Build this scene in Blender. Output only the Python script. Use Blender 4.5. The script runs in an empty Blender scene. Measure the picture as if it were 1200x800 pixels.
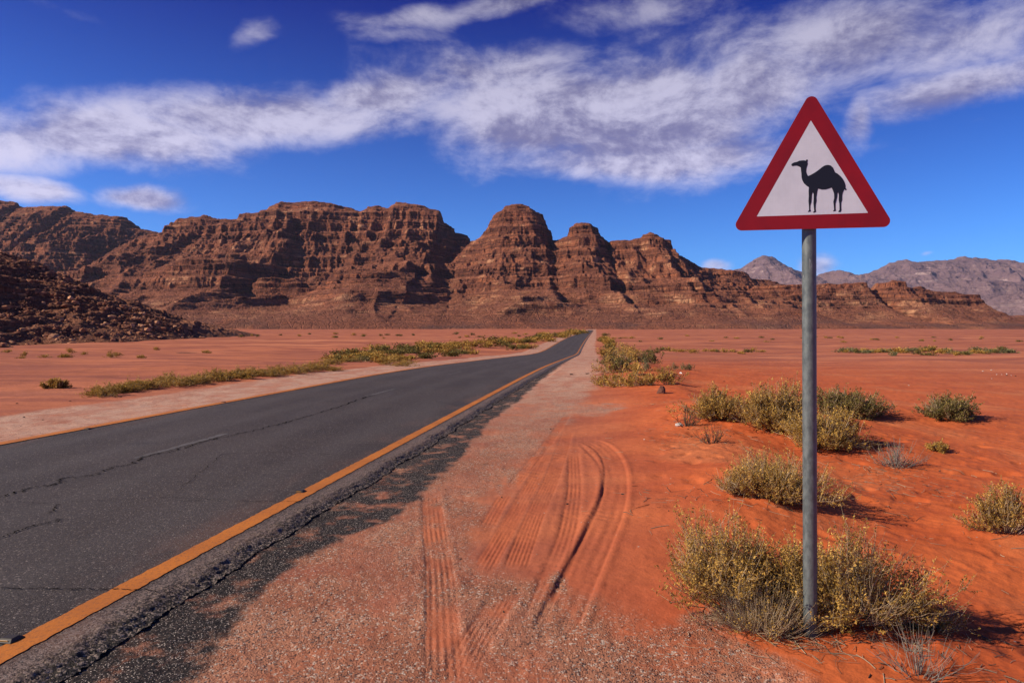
import bpy, math, random
import numpy as np
from mathutils import Vector, Matrix
R = math.radians
rng = np.random.default_rng(7)
random.seed(7)
S = bpy.context.scene
COL = S.collection

# ---------------------------------------------------------------- camera
EYE = 1.76
PITCH = R(0.86)
F = 800.0
cam_d = bpy.data.cameras.new('camera'); cam = bpy.data.objects.new('camera', cam_d); COL.objects.link(cam)
cam_d.sensor_width = 36; cam_d.lens = 24; cam_d.clip_start = 0.05; cam_d.clip_end = 60000
cam.location = (0, 0, EYE); cam.rotation_euler = (R(90)-PITCH, 0, 0)
S.camera = cam
S.render.resolution_x = 1024; S.render.resolution_y = 682

# ---------------------------------------------------------------- light
SUN_EL, SUN_AZ = 31.0, 259.5          # compass-like azimuth measured clockwise from +Y
sd = Vector((math.sin(R(SUN_AZ))*math.cos(R(SUN_EL)), math.cos(R(SUN_AZ))*math.cos(R(SUN_EL)), math.sin(R(SUN_EL))))
sl = bpy.data.lights.new('sun', 'SUN'); sun = bpy.data.objects.new('sun', sl); COL.objects.link(sun)
sl.energy = 5.0; sl.angle = R(0.53); sl.color = (1.0, 0.87, 0.70)
sun.rotation_euler = sd.to_track_quat('Z', 'Y').to_euler()
sun.location = (-20, 0, 30)
S.view_settings.view_transform = 'Standard'; S.view_settings.look = 'None'
S.view_settings.exposure = 0.3; S.view_settings.gamma = 1.0
S.view_settings.use_curve_mapping = False
S.cycles.max_bounces = 5; S.cycles.diffuse_bounces = 2; S.cycles.glossy_bounces = 2
S.cycles.transmission_bounces = 2; S.cycles.transparent_max_bounces = 6; S.cycles.volume_bounces = 0
S.cycles.use_denoising = True; S.cycles.use_adaptive_sampling = False

# ---------------------------------------------------------------- node helper
class NT:
    def __init__(s, nt):
        s.t = nt; s.n = nt.nodes; s.l = nt.links
    def put(s, sock, v):
        if v is None: return
        if hasattr(v, 'is_output') or isinstance(v, bpy.types.NodeSocket): s.l.new(v, sock)
        else:
            try: sock.default_value = v
            except Exception:
                if isinstance(v, (int, float)): sock.default_value = (v, v, v)
                elif len(v) == 3: sock.default_value = (*v, 1)
    def m(s, op, a, b=None, c=None, clamp=False):
        n = s.n.new('ShaderNodeMath'); n.operation = op; n.use_clamp = clamp
        for i, v in enumerate((a, b, c)): s.put(n.inputs[i], v)
        return n.outputs[0]
    def v(s, op, a, b=None, scale=None):
        n = s.n.new('ShaderNodeVectorMath'); n.operation = op
        s.put(n.inputs[0], a); s.put(n.inputs[1], b)
        if scale is not None: s.put(n.inputs['Scale'], scale)
        return n.outputs['Value'] if op in ('DOT_PRODUCT', 'LENGTH', 'DISTANCE') else n.outputs['Vector']
    def xyz(s, a):
        n = s.n.new('ShaderNodeSeparateXYZ'); s.put(n.inputs[0], a); return n.outputs
    def comb(s, x, y, z):
        n = s.n.new('ShaderNodeCombineXYZ'); s.put(n.inputs[0], x); s.put(n.inputs[1], y); s.put(n.inputs[2], z); return n.outputs[0]
    def noise(s, vec, scale, detail=4, rough=0.55, dist=0.0, lac=2.0, dim='3D', col=False):
        n = s.n.new('ShaderNodeTexNoise'); n.noise_dimensions = dim
        s.put(n.inputs['Vector'], vec); n.inputs['Scale'].default_value = scale; n.inputs['Detail'].default_value = detail
        n.inputs['Roughness'].default_value = rough; n.inputs['Distortion'].default_value = dist; n.inputs['Lacunarity'].default_value = lac
        return n.outputs['Color' if col else 'Fac']
    def vor(s, vec, scale, feat='F1', out='Distance', rnd=1.0):
        n = s.n.new('ShaderNodeTexVoronoi'); n.feature = feat; s.put(n.inputs['Vector'], vec)
        n.inputs['Scale'].default_value = scale; n.inputs['Randomness'].default_value = rnd
        return n.outputs[out]
    def rng(s, v, a, b, c=0.0, d=1.0, mode='SMOOTHSTEP'):
        n = s.n.new('ShaderNodeMapRange'); n.interpolation_type = mode; n.clamp = True
        s.put(n.inputs[0], v); s.put(n.inputs[1], a); s.put(n.inputs[2], b); s.put(n.inputs[3], c); s.put(n.inputs[4], d)
        return n.outputs[0]
    def mix(s, f, a, b, mode='MIX'):
        n = s.n.new('ShaderNodeMix'); n.data_type = 'RGBA'; n.blend_type = mode; n.clamp_factor = True
        s.put(n.inputs['Factor'], f); s.put(n.inputs[6], a); s.put(n.inputs[7], b)
        return n.outputs[2]
    def attr(s, name):
        n = s.n.new('ShaderNodeAttribute'); n.attribute_name = name; return n.outputs['Fac']
    def coord(s, what='Object'):
        return s.n.new('ShaderNodeTexCoord').outputs[what]
    def bump(s, h, strength, dist, normal=None):
        n = s.n.new('ShaderNodeBump'); s.put(n.inputs['Height'], h); n.inputs['Strength'].default_value = strength
        n.inputs['Distance'].default_value = dist
        if normal is not None: s.put(n.inputs['Normal'], normal)
        return n.outputs[0]

def material(name):
    m = bpy.data.materials.new(name); m.use_nodes = True
    n = NT(m.node_tree); b = n.n['Principled BSDF']
    return m, n, b

# ---------------------------------------------------------------- sky
def azel(px, py):
    c, s_ = math.cos(PITCH), math.sin(PITCH)
    x = (px-600)/F; u = (400-py)/F
    y = c + u*s_; z = -s_ + u*c
    return math.atan2(x, y), math.atan2(z, math.hypot(x, y))
w = bpy.data.worlds.new('World'); S.world = w; w.use_nodes = True
W = NT(w.node_tree)
bg = W.n['Background']; bg.inputs['Strength'].default_value = 0.062
sky = W.n.new('ShaderNodeTexSky'); sky.sky_type = 'NISHITA'; sky.sun_disc = False
sky.sun_elevation = R(SUN_EL); sky.sun_rotation = R(SUN_AZ); sky.altitude = 900
sky.air_density = 1.0; sky.dust_density = 0.4; sky.ozone_density = 3.0
gam = W.n.new('ShaderNodeGamma'); gam.inputs[1].default_value = 1.0
D = W.coord('Generated')
dx, dy, dz = W.xyz(D)
el_n = W.m('ARCTANGENT', W.m('DIVIDE', dz, W.m('SQRT', W.m('ADD', W.m('MULTIPLY', dx, dx), W.m('MULTIPLY', dy, dy)))))
az_n = W.m('ARCTAN2', dx, dy)
# deep polarised blue: richer the higher one looks
tint = W.mix(W.rng(el_n, 0.04, 0.46, mode='LINEAR'), (0.50, 1.24, 2.35), (0.007, 0.095, 0.95))
tint = W.mix(W.rng(el_n, 0.55, 0.95), tint, (0.17, 0.235, 0.42))
skyc = W.mix(1.0, sky.outputs[0], tint, 'MULTIPLY')
# cloud banks: ellipses in azimuth/elevation (px centre, half sizes, tilt deg, weight)
blobs = [
 (90,166,260,44,-5,1.0),(310,140,220,42,-8,.95),(430,118,120,28,-8,.9),(170,185,55,18,0,.7),(470,110,120,34,-10,.8),
 (700,138,240,66,3,1.05),(780,188,210,28,0,1.0),(1120,45,150,60,-8,.8),(600,90,140,40,0,.8),(620,160,120,34,6,.9),(760,170,190,36,-4,1.0),(880,110,120,60,-14,1.0),(935,90,90,50,-20,.8),
 (980,55,280,62,0,.88),(1120,105,140,34,-8,.95),(1010,150,26,46,10,.75),(560,12,190,17,-6,.75),(295,30,34,22,-20,.55),
 (40,222,80,19,10,.85),(172,241,62,16,-2,1.0),(840,300,26,9,0,.75),(978,304,28,16,0,.8),(1130,148,40,10,0,.45),(1098,302,12,4,0,.5),
 (450,35,90,16,0,.45),(760,20,170,30,0,.55),(210,185,150,16,-12,.45),(90,15,70,12,0,.35),
]
cov = None
warp = W.noise(D, 3.2, 4, 0.6, col=True)
wx, wy, wz = W.xyz(warp)
azw = W.m('ADD', az_n, W.m('MULTIPLY_ADD', wx, 0.16, -0.08)); elw = W.m('ADD', el_n, W.m('MULTIPLY_ADD', wy, 0.08, -0.04))
for (px, py, a, b, tl, wt) in blobs:
    A0, E0 = azel(px, py)
    A1, E1 = azel(px+1, py); A2, E2 = azel(px, py-1)
    sa = a*abs(A1-A0); sb = b*abs(E2-E0)
    ct, st = math.cos(R(-tl)), math.sin(R(-tl))
    da = W.m('SUBTRACT', azw, A0); de = W.m('SUBTRACT', elw, E0)
    u = W.m('ADD', W.m('MULTIPLY', da, ct/sa), W.m('MULTIPLY', de, st/sa))
    v_ = W.m('ADD', W.m('MULTIPLY', da, -st/sb), W.m('MULTIPLY', de, ct/sb))
    d2 = W.m('ADD', W.m('MULTIPLY', u, u), W.m('MULTIPLY', v_, v_))
    g = W.m('MULTIPLY', W.m('EXPONENT', W.m('MULTIPLY', d2, -0.9)), wt)
    cov = g if cov is None else W.m('MAXIMUM', cov, g)
def cloudtex(off_a, off_e):
    p = W.comb(W.m('ADD', az_n, off_a), W.m('MULTIPLY', W.m('ADD', el_n, off_e), 1.75), 0.37)
    a = W.noise(p, 7.8, 12, 0.64, 0.22)
    b = W.noise(p, 3.1, 3, 0.5, 0.1)
    return W.m('ADD', W.m('MULTIPLY', a, 0.74), W.m('MULTIPLY', b, 0.26))
n0 = cloudtex(0, 0); n1 = cloudtex(-0.035, 0.045); n2 = cloudtex(-0.007, 0.008)
dens = W.m('ADD', W.m('MULTIPLY', cov, 1.0), W.m('MULTIPLY', W.m('SUBTRACT', n0, 0.5), 1.45))
alpha = W.rng(dens, 0.24, 0.92, 0.0, 0.94)
relief = W.m('ADD', W.m('MULTIPLY', W.m('SUBTRACT', n0, n1), 3.6), W.m('MULTIPLY', W.m('SUBTRACT', n0, n2), 3.5))
thick = W.rng(dens, 0.45, 1.0)
broad = W.noise(W.comb(W.m('MULTIPLY', az_n, 0.8), W.m('MULTIPLY', el_n, 2.4), 4.4), 7.0, 3, 0.5, 0.4)
litf = W.m('ADD', W.m('ADD', W.m('MULTIPLY_ADD', thick, -0.26, 0.66), relief), W.m('MULTIPLY_ADD', broad, 1.1, -0.58))
ccol = W.mix(W.rng(litf, -0.30, 1.12), (3.3, 3.15, 5.9), (9.6, 9.2, 12.2))
elev_dim = W.rng(el_n, 0.20, 0.50, 1.0, 0.55, 'LINEAR')
ccol = W.v('SCALE', ccol, scale=elev_dim)
final = W.mix(alpha, skyc, ccol)
W.l.new(final, bg.inputs['Color'])

# ---------------------------------------------------------------- numpy noise
def _h(ix, iy, iz, seed):
    n = (ix.astype(np.uint32)*np.uint32(374761393) + iy.astype(np.uint32)*np.uint32(668265263)
         + iz.astype(np.uint32)*np.uint32(2147483647 & 1274126177) + np.uint32((seed*974711+12345) & 0xffffffff))
    n = (n ^ (n >> np.uint32(13)))*np.uint32(1274126177)
    n = (n ^ (n >> np.uint32(15)))*np.uint32(2246822519)
    n = n ^ (n >> np.uint32(16))
    return n.astype(np.float32)/np.float32(4294967295.0)
_zero = None
def vn2(x, y, seed=0):
    xf = np.floor(x); yf = np.floor(y); ix = xf.astype(np.int64); iy = yf.astype(np.int64)
    fx = (x-xf).astype(np.float32); fy = (y-yf).astype(np.float32)
    ux = fx*fx*fx*(fx*(fx*6-15)+10); uy = fy*fy*fy*(fy*(fy*6-15)+10)
    z = np.zeros_like(ix)
    a = _h(ix, iy, z, seed); b = _h(ix+1, iy, z, seed); c = _h(ix, iy+1, z, seed); d = _h(ix+1, iy+1, z, seed)
    return ((a+(b-a)*ux)*(1-uy) + (c+(d-c)*ux)*uy)*2-1
def vn3(x, y, z, seed=0):
    xf = np.floor(x); yf = np.floor(y); zf = np.floor(z)
    ix = xf.astype(np.int64); iy = yf.astype(np.int64); iz = zf.astype(np.int64)
    ux = (x-xf).astype(np.float32); uy = (y-yf).astype(np.float32); uz = (z-zf).astype(np.float32)
    ux = ux*ux*(3-2*ux); uy = uy*uy*(3-2*uy); uz = uz*uz*(3-2*uz)
    r = []
    for k in (0, 1):
        a = _h(ix, iy, iz+k, seed); b = _h(ix+1, iy, iz+k, seed); c = _h(ix, iy+1, iz+k, seed); d = _h(ix+1, iy+1, iz+k, seed)
        r.append((a+(b-a)*ux)*(1-uy) + (c+(d-c)*ux)*uy)
    return (r[0]*(1-uz)+r[1]*uz)*2-1
def fbm(x, y, oct=4, gain=0.5, seed=0, ridged=False):
    s = 0; a = 1; t = 0
    for i in range(oct):
        n = vn2(x, y, seed+i)
        if ridged: n = 1-2*np.abs(n)
        s = s+a*n; t += a; a *= gain
        x, y = (x*1.6-y*1.2)+17.3, (x*1.2+y*1.6)-9.1
    return s/t
def sst(x, a, b):
    t = np.clip((x-a)/(b-a), 0, 1); return t*t*(3-2*t)

# ---------------------------------------------------------------- mesh helpers
def mesh_np(name, V, faces, attrs=None, smooth=True, mat=None, mat_idx=None):
    """V (n,3); faces (m,k) with k 3 or 4"""
    me = bpy.data.meshes.new(name)
    n = len(V); m, k = faces.shape
    me.vertices.add(n); me.vertices.foreach_set('co', np.ascontiguousarray(V, np.float32).ravel())
    me.loops.add(m*k); me.loops.foreach_set('vertex_index', np.ascontiguousarray(faces, np.int32).ravel())
    me.polygons.add(m); me.polygons.foreach_set('loop_start', np.arange(0, m*k, k, dtype=np.int32))
    me.polygons.foreach_set('loop_total', np.full(m, k, np.int32))
    me.polygons.foreach_set('use_smooth', np.full(m, smooth, bool))
    for an, av in (attrs or {}).items():
        a = me.attributes.new(an, 'FLOAT', 'POINT'); a.data.foreach_set('value', np.ascontiguousarray(av, np.float32).ravel())
    me.update(calc_edges=True); me.validate()
    if mat is not None: me.materials.append(mat)
    return me
def link(name, me, parent=None):
    o = bpy.data.objects.new(name, me); COL.objects.link(o)
    if parent is not None: o.parent = parent
    return o
def tag(o, label=None, cat=None, group=None, kind=None):
    if label: o['label'] = label
    if cat: o['category'] = cat
    if group: o['group'] = group
    if kind: o['kind'] = kind
    return o
def grid_faces(nr, nc, wrap=False):
    i = np.arange(nr-1)[:, None]; j = np.arange(nc if wrap else nc-1)[None, :]
    j2 = (j+1) % nc
    return np.stack([i*nc+j, i*nc+j2, (i+1)*nc+j2, (i+1)*nc+j], -1).reshape(-1, 4)
def empty(name, loc=(0, 0, 0), rz=0):
    o = bpy.data.objects.new(name, None); COL.objects.link(o); o.location = loc; o.rotation_euler = (0, 0, rz)
    o.empty_display_size = 0.1
    return o

# ---------------------------------------------------------------- terrain profile
RY = np.array([-3000, -60, 0, 28, 36, 66, 95, 121, 152, 198, 300, 551, 700, 1300, 1e5], float)
RZ = np.array([0, 0, 0, 0, -.1, -.75, -1.45, -1.8, -1.25, -.45, .25, 1.75, 2.3, 6.5, 6.5], float)
CY = np.array([-60, 0, 30, 66, 95, 121, 152, 198, 300, 551, 800, 2000], float)
CX = np.array([-14.95, -6.4, -2.12, 2.4, 5.9, 8.7, 12.5, 18.4, 31, 62, 92, 240], float)
# smooth tables
_ty = np.concatenate([np.arange(-60, 60, .5), np.arange(60, 800, 2.)])
def _smooth_tab(X, Y, t, wdt):
    out = np.zeros_like(t)
    for k in np.linspace(-1, 1, 15): out += np.interp(t+k*wdt(t), X, Y)
    return out/15
_zt = _smooth_tab(RY, RZ, _ty, lambda t: np.clip(np.abs(t)*.14, 1, 60))
_xt = _smooth_tab(CY, CX, _ty, lambda t: np.clip(np.abs(t)*.14, 1, 60))
def roadz(Y): return np.where(Y < 798, np.interp(Y, _ty, _zt), np.interp(Y, RY, RZ))
def roadx(Y): return np.where(Y < 798, np.interp(Y, _ty, _xt), np.interp(Y, CY, CX))
def gp(px, py, z=None, it=12):
    """where the line of sight through a photo pixel meets the terrain profile"""
    c, s_ = math.cos(PITCH), math.sin(PITCH)
    x = (px-600)/F; u = (400-py)/F
    d = np.array([x, c+u*s_, -s_+u*c])
    t = 3.0
    if z is not None:
        t = (z-EYE)/d[2]; return d[0]*t, d[1]*t
    lo = 1.0
    while lo < 1600:
        nx = lo*1.02
        if EYE+d[2]*nx < float(roadz(d[1]*nx)): 
            break
        lo = nx
    return d[0]*lo*1.01, d[1]*lo*1.01
def P(pts): return np.array([gp(*p) for p in pts])

def polydist(X, Y, poly):
    """distance, signed lateral offset and arclength to a polyline"""
    best = np.full(X.shape, 1e9); lat = np.zeros(X.shape); arc = np.zeros(X.shape); L = 0
    for (a, b) in zip(poly[:-1], poly[1:]):
        d = b-a; l = np.hypot(*d); d = d/l
        t = np.clip((X-a[0])*d[0]+(Y-a[1])*d[1], 0, l)
        ex = X-a[0]-t*d[0]; ey = Y-a[1]-t*d[1]; dd = np.hypot(ex, ey)
        k = dd < best
        best = np.where(k, dd, best); lat = np.where(k, ex*d[1]-ey*d[0], lat); arc = np.where(k, L+t, arc); L += l
    return best, lat, arc, L
def smooth_poly(p, n=40):
    p = np.array(p); t = np.arange(len(p)); tt = np.linspace(0, len(p)-1, n)
    q = np.stack([np.interp(tt, t, p[:, 0]), np.interp(tt, t, p[:, 1])], 1)
    for _ in range(6): q[1:-1] = (q[:-2]+q[1:-1]*2+q[2:])/4
    return q
tracks = [  # polyline, half width, depth, rib count
 (smooth_poly(P([(504,562),(509,620),(516,665),(520,755),(524,840)])), .105, .010, 5, 1.0),
 (smooth_poly(P([(668,512),(694,518),(716,535),(723,560),(720,595),(704,633),(680,674),(655,720),(634,768),(620,820)])), .14, .020, 3, .35),
 (smooth_poly(P([(667,500),(648,560),(625,611),(593,692),(557,746),(520,820)])), .10, .008, 6, .9),
 (smooth_poly(P([(655,500),(628,560),(600,611),(560,675),(520,735)])), .09, .006, 5, .8),
 (smooth_poly(P([(672,522),(674,575),(666,629),(640,690),(610,760)])), .09, .010, 4, .5),
 (smooth_poly(P([(668,480),(640,520),(590,580),(555,640)])), .08, .005, 4, .7),
]
crest = smooth_poly(P([(740,428),(775,448),(800,470),(828,500),(850,545),(866,585),(868,615)]), 60)
def mound(X, Y, px, py, rx, ry, h):
    a, b = gp(px, py); return h*np.exp(-(((X-a)/rx)**2+((Y-b)/ry)**2))
def patch_edge(Y):   # s of the tar strip's outer edge
    return np.interp(Y, [0, 3.66, 4.5, 5.25, 6.0, 6.5, 8.3, 13.3, 27, 40, 80], [4.2, 4.2, 3.97, 3.95, 4.04, 4.3, 4.28, 4.06, 3.85, 3.75, 3.6])

def terrain(X, Y, fine=True):
    X = np.asarray(X, float); Y = np.asarray(Y, float)
    r = np.hypot(X, Y)
    z = roadz(Y)
    s = X-roadx(Y)
    near = r < 60
    A = {}
    # ground falls a few centimetres beside the asphalt, shoulder dips then rises
    side = np.abs(s)
    z = z - 0.058*sst(side, 9, 3.2)
    z = z - 0.10*(1-sst(side, 2.9, 3.25))
    rough = sst(side, 4.0, 9.0)
    z = z + rough*(0.10*fbm(X/9, Y/9, 3, seed=3)*np.clip(r/25, .25, 3) + 0.9*fbm(X/160, Y/160, 2, seed=8)*sst(r, 60, 400)*sst(side, 15, 80))
    # dune bank to the right of the shoulder
    m = near & (s > 4)
    cd = np.full(X.shape, 9.0); cl = np.zeros(X.shape)
    if m.any():
        b, l, a, L = polydist(X[m], Y[m], crest); cd[m] = b; cl[m] = l
        z[m] += .15*np.exp(-(b/(.75+.95*sst(l, -.5, .5)))**2)*(1+.25*fbm(X[m]*1.1, Y[m]*1.1, 3, seed=11))
        # wind-blown lumps in the sand
        sandy = sst(s[m], 6.3, 8.2)
        z[m] += sandy*(.030*fbm(X[m]*1.3, Y[m]*1.3, 4, .55, seed=21) + .010*fbm(X[m]*5, Y[m]*5, 3, seed=22, ridged=True))
        for (px, py, rx, ry, h) in [(905,578,.9,.7,.14),(905,500,1.6,1.5,.22),(975,520,1.3,1.2,.16),(850,492,1.1,1.2,.15),(1000,488,1.4,1.3,.15),(1118,492,1.3,1.2,.13),
                                    (925,705,.75,.35,.06),(735,435,2.5,4.5,.2),(1180,618,.6,.5,.06)]:
            z[m] += mound(X[m], Y[m], px, py, rx, ry, h)
        z[m] -= .10*sst(X[m]-1.9, 0, 1.5)*np.exp(-((Y[m]-4.1)/1.6)**2)
    # left plain
    m = near & (s < -6)
    if m.any(): z[m] += .05*sst(-s[m], 6, 9)*fbm(X[m]*.6, Y[m]*.6, 4, seed=31)
    grav = np.zeros(X.shape); tar = np.zeros(X.shape); fresh = np.zeros(X.shape); dark = np.zeros(X.shape)
    # masks
    e1 = fbm(X*.9, Y*.5, 4, .6, seed=41); e2 = fbm(X*3, Y*2.2, 4, .65, seed=42)
    redge = np.interp(Y, [0, 3.5, 4.3, 5, 6, 8, 12, 20, 30, 60], [6.9, 6.9, 6.6, 5.6, 5.3, 5.25, 5.6, 5.9, 6.0, 6.0])
    right = sst(redge+.35*e1+.22*e2-s, -.25, .25)*(s > 0)
    left = sst(-(-6.3+.2*e1+.15*e2)+s, -.2, .25)*(s < 0)
    grav = right+left
    for (px, py, rx, ry, wt) in [(770,755,.55,.32,1.1),(700,745,.35,.4,.8),(840,770,.45,.28,.9),(655,690,.10,.35,.9),(600,555,.12,.9,.9),(585,570,.10,.5,.8),(830,730,.3,.16,.7),(780,800,.9,.3,1.0),
                                 (690,480,.7,1.5,.9),(720,478,.6,1.2,.7)]:
        a, b_ = gp(px, py); g = np.exp(-(((X-a)/rx)**2+((Y-b_)/ry)**2))*wt
        grav = np.maximum(grav, sst(g+.35*e2, .35, .75))
    pe = patch_edge(Y)+.06*e1+.14*e2
    tar = sst(pe-s, -.05, .05)*sst(s, 2.8, 3.0)*sst(Y, 70, 30)
    tar = np.maximum(tar, sst(-s, 3.0, 3.1)*sst(-3.35+.25*e2+.1*e1-(-np.abs(s)), .1, -.1)*.8*(s < 0))
    # thin sandy wash
    fresh = sst(s, 5.0, 8.0)*np.clip(1.15-(s-6)/26., 0, 1)
    fresh = fresh*sst(Y, 70, 14)
    # tracks
    if fine:
        for (pl, hw, dep, ribs, blk) in tracks:
            x0, y0 = pl.min(0)-.5; x1, y1 = pl.max(0)+.5
            m = (X > x0) & (X < x1) & (Y > y0) & (Y < y1)
            if not m.any(): continue
            b, l, a, L = polydist(X[m], Y[m], pl)
            ends = sst(a, 0, 1.1)*sst(L-a, 0, 1.0)*sst(fbm(a*1.3, l*2.0+3, 2, seed=53), -.95, .1)
            wob = 1+.25*fbm(X[m]*4, Y[m]*4, 3, seed=51)
            ab = np.abs(l)
            ins = sst(hw-ab, -.012, .018)
            z_ = (-dep*ins*wob + dep*.6*np.exp(-((ab-hw-.035)/.03)**2)*wob)*.5
            rb = np.cos(l/(2*hw)*ribs*2*math.pi)
            z_ += ins*rb*.0021*np.clip(.75+1.2*fbm(X[m]*3, Y[m]*3, 3, seed=54), .1, 1.3)
            z_ += ins*(np.cos(a/.035*2*math.pi + np.where(l > 0, 1.6, 0))*.0015*blk)
            z[m] += z_*ends*(b < hw+.15)
            k = ins*ends*np.clip(.55+.5*wob, 0, 1)
            grav[m] *= 1-.72*k*sst(fbm(X[m]*2.5, Y[m]*2.5, 4, .6, seed=52), -.5, .25)
            fresh[m] = np.maximum(fresh[m], k*.38)
        # rut edge inside the curved track
        m = (r < 14) & (s > 3.6)
        if m.any():
            q = smooth_poly(P([(679,519),(704,545),(708,580),(697,606),(670,665),(645,705)]))
            b, l, a, L = polydist(X[m], Y[m], q)
            z[m] += (-.006*np.exp(-(b/.022)**2)+.005*np.exp(-((l-.05)/.035)**2))*sst(a, 0, .5)*sst(L-a, 0, .4)*(b < .2)
        m = (r < 30) & (side > 3.1)
        Xm, Ym = X[m], Y[m]
        z[m] += grav[m]*(.0045*fbm(Xm*22, Ym*22, 3, .6, seed=61)+.006*fbm(Xm*5, Ym*5, 2, seed=62)) + (1-grav[m])*.0035*fbm(Xm*9, Ym*9, 3, .6, seed=63)
        # small foot pits in soft sand
        m2 = (r < 16) & (s > 6.6)
        if m2.any():
            pits = np.clip(fbm(X[m2]*3.1, Y[m2]*3.1, 2, seed=71)-.30, 0, 1); z[m2] -= pits*.09*sst(s[m2], 6.6, 7.6)*sst(r[m2], 16, 12)
    pale = np.where(s < 0, 1.0, sst(Y, 7, 26)*.85)
    return z, dict(pale=pale, grav=np.clip(grav, 0, 1), tar=np.clip(tar, 0, 1), fresh=np.clip(fresh, 0, 1))
def gz(x, y): return float(terrain(np.array([x]), np.array([y]), True)[0][0])
def gnd(px, py):
    """terrain point seen at this photo pixel (uses real heights)"""
    c, s_ = math.cos(PITCH), math.sin(PITCH)
    d = np.array([(px-600)/F, c+(400-py)/F*s_, -s_+(400-py)/F*c])
    x0, y0 = gp(px, py); t0 = y0/d[1]
    t = np.linspace(t0*.75, t0*1.12, 220)
    zz = terrain(d[0]*t, d[1]*t, False)[0]
    k = np.nonzero(EYE+d[2]*t < zz)[0]
    tt = t[k[0]] if len(k) else t0
    x, y = d[0]*tt, d[1]*tt
    return x, y, gz(x, y)

# ---------------------------------------------------------------- ground sheet
def build_ground():
    th = np.concatenate([np.linspace(-180, -56, 60, endpoint=False), np.linspace(-56, 56, 1300, endpoint=False), np.linspace(56, 180, 60, endpoint=False)])
    th = np.radians(th)
    rr = np.concatenate([[0.02], np.geomspace(.3, 2.3, 16, endpoint=False), np.geomspace(2.3, 40, 820, endpoint=False), np.geomspace(40, 12400, 310)])
    T, RR = np.meshgrid(th, rr)
    X = RR*np.sin(T); Y = RR*np.cos(T)
    z, A = terrain(X.ravel(), Y.ravel())
    V = np.stack([X.ravel(), Y.ravel(), z], 1)
    return mesh_np('ground', V, grid_faces(len(rr), len(th), True)[:, ::-1], A)

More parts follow.
